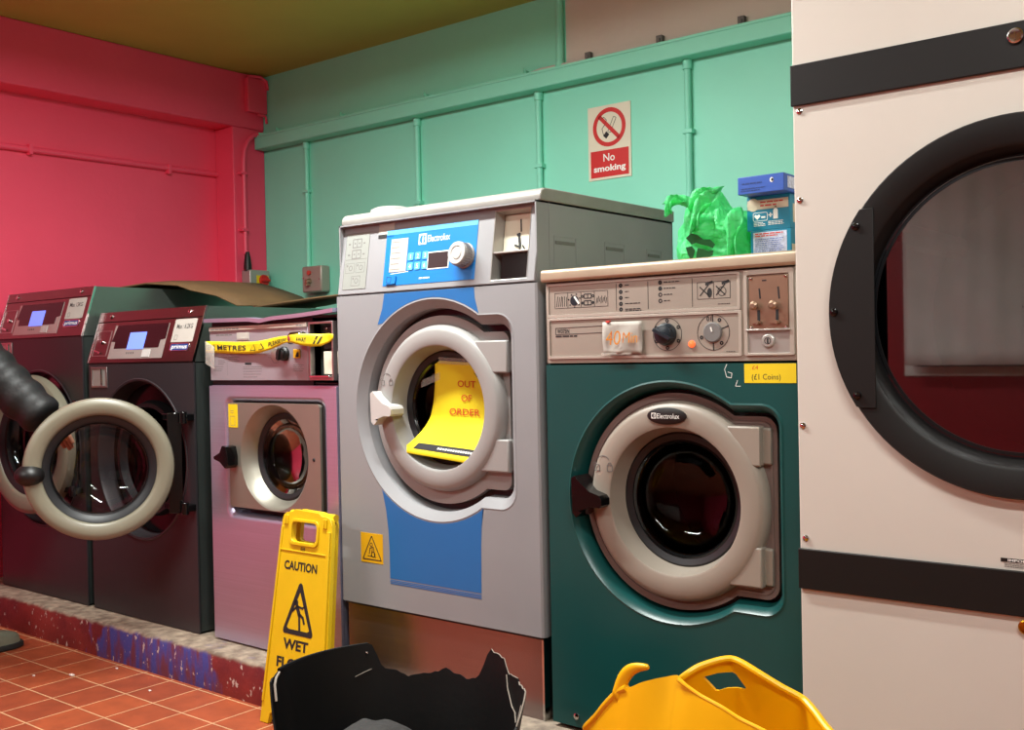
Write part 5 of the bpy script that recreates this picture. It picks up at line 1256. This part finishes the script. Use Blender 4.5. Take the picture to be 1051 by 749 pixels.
    tn = [(pel, (.175, .14)), (hipR, .105), (knR, .075), (anR + V_((0, 0, .02)), .062), (hipL, .105), (knL, .075), (anL + V_((0, 0, .02)), .062)]
    skin_mesh(tn, [(0, 1), (1, 2), (2, 3), (0, 4), (4, 5), (5, 6)], 'trousers', 'trousers', p, 2)
    for an, yaw in ((anR, -.10), (anL, .15)):
        sh = MB(); so = MB(); out = [(-.035, -.10), (-.045, -.04), (-.040, .04), (-.050, .13), (-.042, .185), (-.015, .215), (.018, .212), (.044, .18), (.050, .12), (.040, .04), (.043, -.04), (.030, -.10), (0, -.115)]
        R_ = Matrix.Rotation(yaw, 3, 'Z')
        def lv(z, k_, dy=0.0, cut=None):
            return [Vector((an.x, an.y, z)) + R_ @ V_((x * k_, (y * k_ + dy) if cut is None else min(y * k_, cut), 0)) for x, y in out]
        so.loft([lv(.001, 1.0), lv(.004, 1.04), lv(.020, 1.04), lv(.022, 1.0)], True, True)
        so = so.build('shoe_sole', 'shoe_sole', p)
        sh.loft([lv(.020, 1.01), lv(.045, 1.0, -.001), lv(.062, .93, -.006), lv(.078, .85, 0, .10), lv(.10, .78, 0, .05), lv(.125, .74, 0, .045)], False, True)
        sh.build('shoe', 'shoe', p, angle=70, subsurf=1)
person()

# ------------------------------------------------------------------ world, camera, view
wd_ = bpy.data.worlds.new('world'); SC.world = wd_; wd_.use_nodes = True
wd_.node_tree.nodes['Background'].inputs['Color'].default_value = rgb((150, 150, 165)); wd_.node_tree.nodes['Background'].inputs['Strength'].default_value = 0.1
yaw, pit, rol, f = -0.67408494, -0.01086189, -0.01998874, 1072.586
fwd = Vector((math.sin(yaw) * math.cos(pit), math.cos(yaw) * math.cos(pit), math.sin(pit)))
rt = Vector((math.cos(yaw), -math.sin(yaw), 0)); up = rt.cross(fwd)
r = rt * math.cos(rol) + up * math.sin(rol); u = -rt * math.sin(rol) + up * math.cos(rol)
cam = bpy.data.cameras.new('camera'); cam.sensor_width = 36; cam.lens = 36 * f / 1051; cam.clip_start = .02
co = bpy.data.objects.new('camera', cam); COL.objects.link(co)
M4 = Matrix((r, u, -fwd)).transposed().to_4x4(); M4.translation = Vector((0, 0, 1.0525)); co.matrix_world = M4
SC.camera = co
SC.view_settings.view_transform = 'Standard'; SC.view_settings.look = 'None'; SC.view_settings.exposure = 0.0; SC.view_settings.gamma = 1.0
SC.view_settings.use_curve_mapping = False
